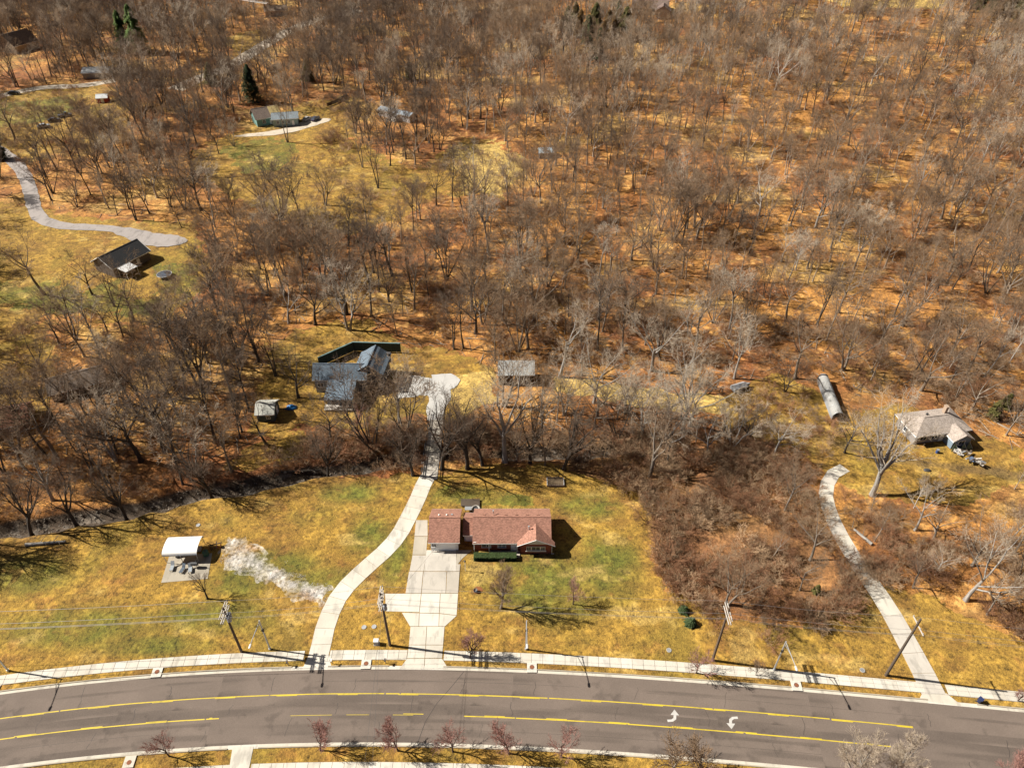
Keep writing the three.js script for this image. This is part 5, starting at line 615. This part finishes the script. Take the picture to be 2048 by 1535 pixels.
// ---------------------------------------------------------------- brush
{
  const thickets = [
    [[[25.88, -93.3], [25.11, -81.32], [27.25, -72.05], [34.49, -68.46], [43.61, -65.67], [54.7, -67.06], [59.81, -72.85], [57.57, -83.58], [60.5, -98.6], [55.87, -107.18], [40.08, -111.47], [18.91, -113.05], [-2.57, -112.1], [-12.6, -110.22], [-11.14, -103.51], [5.77, -104.96], [15.76, -101.37]], 2.0, 1.1],
    [[[-107.81, -95.25], [-83.25, -101.37], [-63.78, -103.51], [-44.37, -107.93], [-20.55, -110.22], [-18.66, -102.08], [-37.93, -102.08], [-58.31, -96.18], [-78.43, -90.77], [-102.86, -87.1]], 2.6, .8],
    [[[64.56, -93.95], [72.91, -90.77], [82.2, -88.3], [83.09, -79.12], [74.74, -72.85], [62.79, -72.85], [61.25, -82.44]], 3.2, 1.0], [[[-44.72, -109.45], [-36.25, -114.98], [-20.6, -115.79], [-18.42, -101.65], [-32.61, -100.67], [-41.29, -103.51]], 1.7, 1.25], [[[-14, -114.98], [-2.6, -114.98], [5.72, -103.51], [-12.67, -103.51]], 2.2, 1.15], [[[78.74, -80.21], [98.9, -93.3], [114.82, -81.32], [99.22, -59.13], [81.8, -62.99], [78.01, -68.46]], 3.4, 1.0], [[[61, -83.01], [71.04, -84.16], [72.39, -78.04], [66.42, -73.36], [61.59, -73.05]], 2.4, .9], [[[31.37, -69.42], [37.21, -69.42], [37.75, -65.04], [32.08, -65.04]], 3, .9], [[[39.79, -66.59], [52.07, -66.59], [49.06, -62.55], [40.06, -61.68]], 3.2, .85],
    [[[-26.1, -175.89], [10.55, -170.35], [62.3, -155.78], [133.98, -155.73], [137.85, -130.76], [103.75, -114.98], [88.6, -125.23], [44.87, -134.62], [9.15, -136.6], [-2.97, -142.76], [-23.66, -151.44]], 4.4, .95], [[[-142.12, -156.05], [-81.81, -156.05], [-57.46, -142.76], [-55.49, -110.22], [-83.25, -101.37], [-106.26, -95.91]], 7.5, .8], [[[-104.23, -212.81], [-19.32, -201.95], [-16.1, -153.69], [-55.59, -156.05], [-83.43, -160.8]], 9, .8], [[[-270.49, -403.26], [-161.85, -394.35], [-96.12, -377.46], [-62.45, -270.24], [-106.82, -290.91], [-124.16, -270.32], [-182.52, -243.25]], 16, 1.1], [[[-88.39, -339.93], [239.87, -357.62], [140.78, -155.73], [10.55, -170.35], [-61.43, -209.35]], 21, .95], [[[60.49, -130.76], [75.22, -119.97], [62.72, -102.79], [45.85, -113.37]], 5, .85],
  ];
  const r = RNG(55), lists = kinds.brush.map(() => []);
  for (const [P, per, size] of thickets) { const x0 = min(...P.map(p => p[0])), x1 = max(...P.map(p => p[0])), z0 = min(...P.map(p => p[1])), z1 = max(...P.map(p => p[1])), N = (x1 - x0) * (z1 - z0) / per; for (let i = 0; i < N; i++) { const x = lerp(x0, x1, r()), z = lerp(z0, z1, r()), s = size * (.5 + .85 * r() * r() + .2 * r()), v = r() * 4 | 0, t = r() * 6.3, c = r(); if (!inside(x, z, P) || creekDepth(x, z) > 1.5 || !free(x, z, -1.5) || toLine(x, z, [[-16.5, -118], [-16.5, -98]]) < 3) continue; if (noise(x / 4 + 3, z / 4) < .3) continue; lists[v].push([x, z, s, t, c]); } }
  const o = new THREE.Group(); o.name = 'brush'; o.userData = { kind: 'stuff', label: 'tangled red-brown leafless brush', category: 'brush' }; scene.add(o); const m = new THREE.Matrix4(), q = new THREE.Quaternion(), white1 = M(1, 1, 1, .95), col = new THREE.Color();
  lists.forEach((L, v) => { const P = kinds.brush[v]; for (const [n, g] of [['stems', P.wood], ['twigs', P.twig]]) { const I = new THREE.InstancedMesh(g, white1, L.length); I.name = n; shade(I); o.add(I); L.forEach(([x, z, s, t, c], i) => { m.compose(V(x, height(x, z), z), q.setFromAxisAngle(UP, t), V(s, s * .95, s)); I.setMatrixAt(i, m); I.setColorAt(i, col.copy(c < .45 ? twigM.brush.color : c < .8 ? twigM.tan.color : twigM.mid.color).multiplyScalar(.55 + .8 * ((c * 7) % 1))); }); } });
  console.log('brush', lists.map(l => l.length).join());
}
// ---------------------------------------------------------------- evergreens
function conifer(seed, H, R, n, droop) {
  const r = RNG(seed), pos = [], nor = [], S = new Shoots(); S.tube([V(0, -.2, 0), V(0, H * .5, 0), V(0, H * .98, 0)], [H * .018, H * .011, .02], 6);
  for (let i = 0; i < n; i++) { const t = Math.pow(r(), .8), y = H * (.06 + .92 * t), a = r() * 6.283, reach = R * (1 - t) ** .75 * (.2 + 1.15 * noise(a * 2.2 + seed, t * 13)) + .12, rr = reach * Math.pow(r(), .45), yy = y - droop * rr * .35 + (r() - .5) * .5, x = cos(a) * rr, z = sin(a) * rr, w = .16 + .22 * r(), u = V(cos(a), -.25, sin(a)).multiplyScalar(w * 1.6), v = V(-sin(a), (r() - .5) * .9, cos(a)).multiplyScalar(w), nn = u.clone().cross(v).normalize(), fl = nn.y < 0 ? -1 : 1; nn.multiplyScalar(fl); for (const [p, q] of [[-.6, -fl], [1.2, 0], [-.6, fl]]) { pos.push(x + u.x * p + v.x * q, yy + u.y * p + v.y * q, z + u.z * p + v.z * q); nor.push(nn.x, nn.y, nn.z); } }
  const g = new THREE.BufferGeometry(); g.setAttribute('position', new THREE.Float32BufferAttribute(pos, 3)); g.setAttribute('normal', new THREE.Float32BufferAttribute(nor, 3)); return { wood: S.geometry(), leaf: g };
}
{
  const leafM = { bright: M(.085, .15, .016, .8, { side: THREE.DoubleSide }), dark: M(.04, .066, .018, .85, { side: THREE.DoubleSide }), rusty: M(.16, .085, .02, .9, { side: THREE.DoubleSide }), olive: M(.11, .10, .025, .9, { side: THREE.DoubleSide }) };
  const tall = conifer(3, 20, 6.2, 9000, .5), cedar = conifer(4, 9, 3, 5200, .15), round = conifer(5, 1.2, .75, 900, .1);
  const ev = (label, p, proto, s, tone, [x, z], group, name = 'evergreen_tree', cat = 'tree') => { const o = thing(name, label, cat, x, height(x, z), z, x, group); o.scale.setScalar(s); part('trunk', p === 1 ? proto.wood : proto.wood, bark.dark, o); part('crown', proto.leaf, leafM[tone], o); };
  ev('bright green conifer in the far left wood, left of a pair', 1, tall, .95, 'bright', [-203.39, -403.26]); ev('bright green conifer in the far left wood, right of a pair', 1, tall, 1.15, 'bright', [-194.12, -397.87]);
  ev('dark cedar standing behind the teal cottage', 1, tall, .8, 'dark', [-114.17, -323.32]); ev('small dark cedar beside the teal cottage trees', 1, cedar, 1.1, 'olive', [-140.13, -346.95]); ev('olive cedar on the slope right of the cottage', 1, cedar, .9, 'olive', [-48.3, -352.64]); ev('olive cedar between cottage and mobile home', 1, cedar, 1.1, 'olive', [-95.76, -350.54]); ev('dark shrubby evergreen at the left lane edge', 1, cedar, .9, 'dark', [-191.77, -261.76]);
  const tones = ['olive', 'rusty', 'dark', 'olive', 'rusty', 'rusty', 'dark', 'olive', 'olive', 'rusty', 'dark']; [[29.12, -407.32], [34.67, -393.59], [37.43, -380.3], [42.13, -392.19], [44.31, -374.99], [49.51, -378.33], [53.8, -395.59], [55.95, -381.35], [33.33, -412.11], [48.29, -388.38], [41.09, -357.9]].forEach((p, i) => ev('cedar in the rusty green clump high on the hill', 1, cedar, 1.2 + (i % 4) * .15, tones[i], p, 'cedars of the hilltop clump'));
  [[247.09, -416.5], [249.84, -408.55], [259.49, -414.89], [258.9, -400.84], [255.21, -388.23], [244.98, -393.34], [268.05, -421.38]].forEach((p, i) => ev('cedar in the top right corner clump', 1, cedar, 1.35 + (i % 3) * .15, ['olive', 'dark', 'rusty'][i % 3], p, 'cedars of the top right corner'));
  ev('olive evergreen shrub behind the tan house', 1, cedar, .55, 'olive', [105.6, -117.44]); ev('olive evergreen shrub beside the tan house gable', 1, cedar, .45, 'olive', [110.18, -120.83]); ev('small olive shrub at the brush corner', 1, cedar, .25, 'olive', [51.71, -72.35]);
  ev('round clipped green bush on the dry lawn, farther one', 1, round, .85, 'dark', [28.49, -68.75], undefined, 'clipped_bush', 'bush'); ev('round clipped green bush on the dry lawn, nearer one', 1, round, .95, 'dark', [29.19, -66.41], undefined, 'clipped_bush', 'bush');
}
// ---------------------------------------------------------------- stones, gravel and fallen wood
{
  const stone = new THREE.IcosahedronGeometry(1, 0), r = RNG(71), m = new THREE.Matrix4(), q = new THREE.Quaternion(), e = new THREE.Euler(), col = new THREE.Color();
  const scatter = (name, label, cat, list, mat, tone) => { const I = new THREE.InstancedMesh(stone, mat, list.length); I.name = name; I.userData = { kind: 'stuff', label, category: cat }; shade(I); list.forEach(([x, z, s], i) => { m.compose(V(x, height(x, z) + s * .15, z), q.setFromEuler(e.set(r() * 6, r() * 6, r() * 6)), V(s, s * .6, s * (.6 + .5 * r()))); I.setMatrixAt(i, m); I.setColorAt(i, col.setRGB(...tone).multiplyScalar(.65 + .6 * r())); }); scene.add(I); };
  const P = [[-52.29, -83.35], [-50.15, -83.81], [-46.86, -81.88], [-40.91, -78.04], [-35.79, -74.89], [-30.99, -73.36], [-31.68, -69.71], [-33.86, -70.87], [-39.98, -74.37], [-45.9, -76.97], [-49.67, -76.45]], x0 = min(...P.map(p => p[0])), x1 = max(...P.map(p => p[0])), z0 = min(...P.map(p => p[1])), z1 = max(...P.map(p => p[1])), G = [];
  for (let i = 0; i < 26000; i++) { const x = lerp(x0, x1, r()), z = lerp(z0, z1, r()), w = .9; if (!inside(x + (noise(x, z) - .5) * 3, z + (noise(x + 9, z) - .5) * 3, P)) continue; if (noise(x / 1.6 + 4, z / 1.6) * .6 + noise(x / .5, z / .5) * .4 < .34 + .35 * r()) continue; G.push([x, z, .02 + .035 * r()]); }
  scatter('gravel', 'white gravel spread on the lawn beside the carport', 'gravel', G, M(1, 1, 1, .95), [.54, .52, .50]);
  const K = []; for (let i = 0; i < 9000; i++) { const x = lerp(-95, 30, r()), z = lerp(-125, -78, r()), c = creekDepth(x, z); if (c > .5 && r() < c * .45 && noise(x / 5, z / 5) > .35) K.push([x, z, .12 + .3 * r() * r()]); }
  scatter('creek_stones', 'pale stones lying in the creek bed', 'stones', K, M(1, 1, 1, .95), [.22, .19, .155]);
  const litter = []; for (let i = 0; i < 5200; i++) { const d = lerp(104, 330, r() * r() + .05 * r()), x = lerp(-1, 1, r()) * (.75 * hypot(d, 103) + 10); if (zoneAt(x, -d) === 0 && creekDepth(x, -d) < .3 && free(x, -d)) litter.push([x, -d, r(), r()]); }
  const L = new THREE.InstancedMesh(bar(V(-.5, 0, 0), V(.5, 0, 0), .022, 4, .012), M(1, 1, 1, .95), litter.length); L.name = 'fallen_branches'; L.userData = { kind: 'stuff', label: 'fallen branches strewn over the leaf litter', category: 'fallen branches' }; shade(L); litter.forEach(([x, z, a, b], i) => { const s = 1.2 + 4 * a * a; m.compose(V(x, height(x, z) + .12, z), q.setFromEuler(e.set(0, b * 6.3, (a - .5) * .12)), V(s, 3 + 3 * b, 3 + 3 * b)); L.setMatrixAt(i, m); L.setColorAt(i, col.setRGB(.26, .21, .16).multiplyScalar(.5 + .9 * b)); }); scene.add(L);
  for (const [p, len, t, lab] of [[[-84.56, -82.67], 7, .1, 'grey fallen trunk lying at the left lawn edge'], [[-43, -102.08], 8, .06, 'dark fallen trunk across the creek bank'], [[64.17, -84.16], 4, 2.1, 'broken pale branches lying by the right drive']]) { const o = thing('fallen_log', lab, 'log', p[0], height(...p) + .3, p[1], t); part('trunk', bar(V(-len / 2, 0, 0), V(len / 2, .1, 0), .32, 9, .2), lab[0] === 'd' ? bark.dark : bark.pale, o); for (let k = 0; k < 4; k++) part('branch', bar(V(-1 + k * 1.1, .1, 0), V(-.4 + k * 1.2, .5 + .3 * (k % 2), (k % 2 ? 1 : -1) * 1.2), .09, 5, .03), bark.mid, o); }
}
console.log('done');
renderer.render(scene, camera);
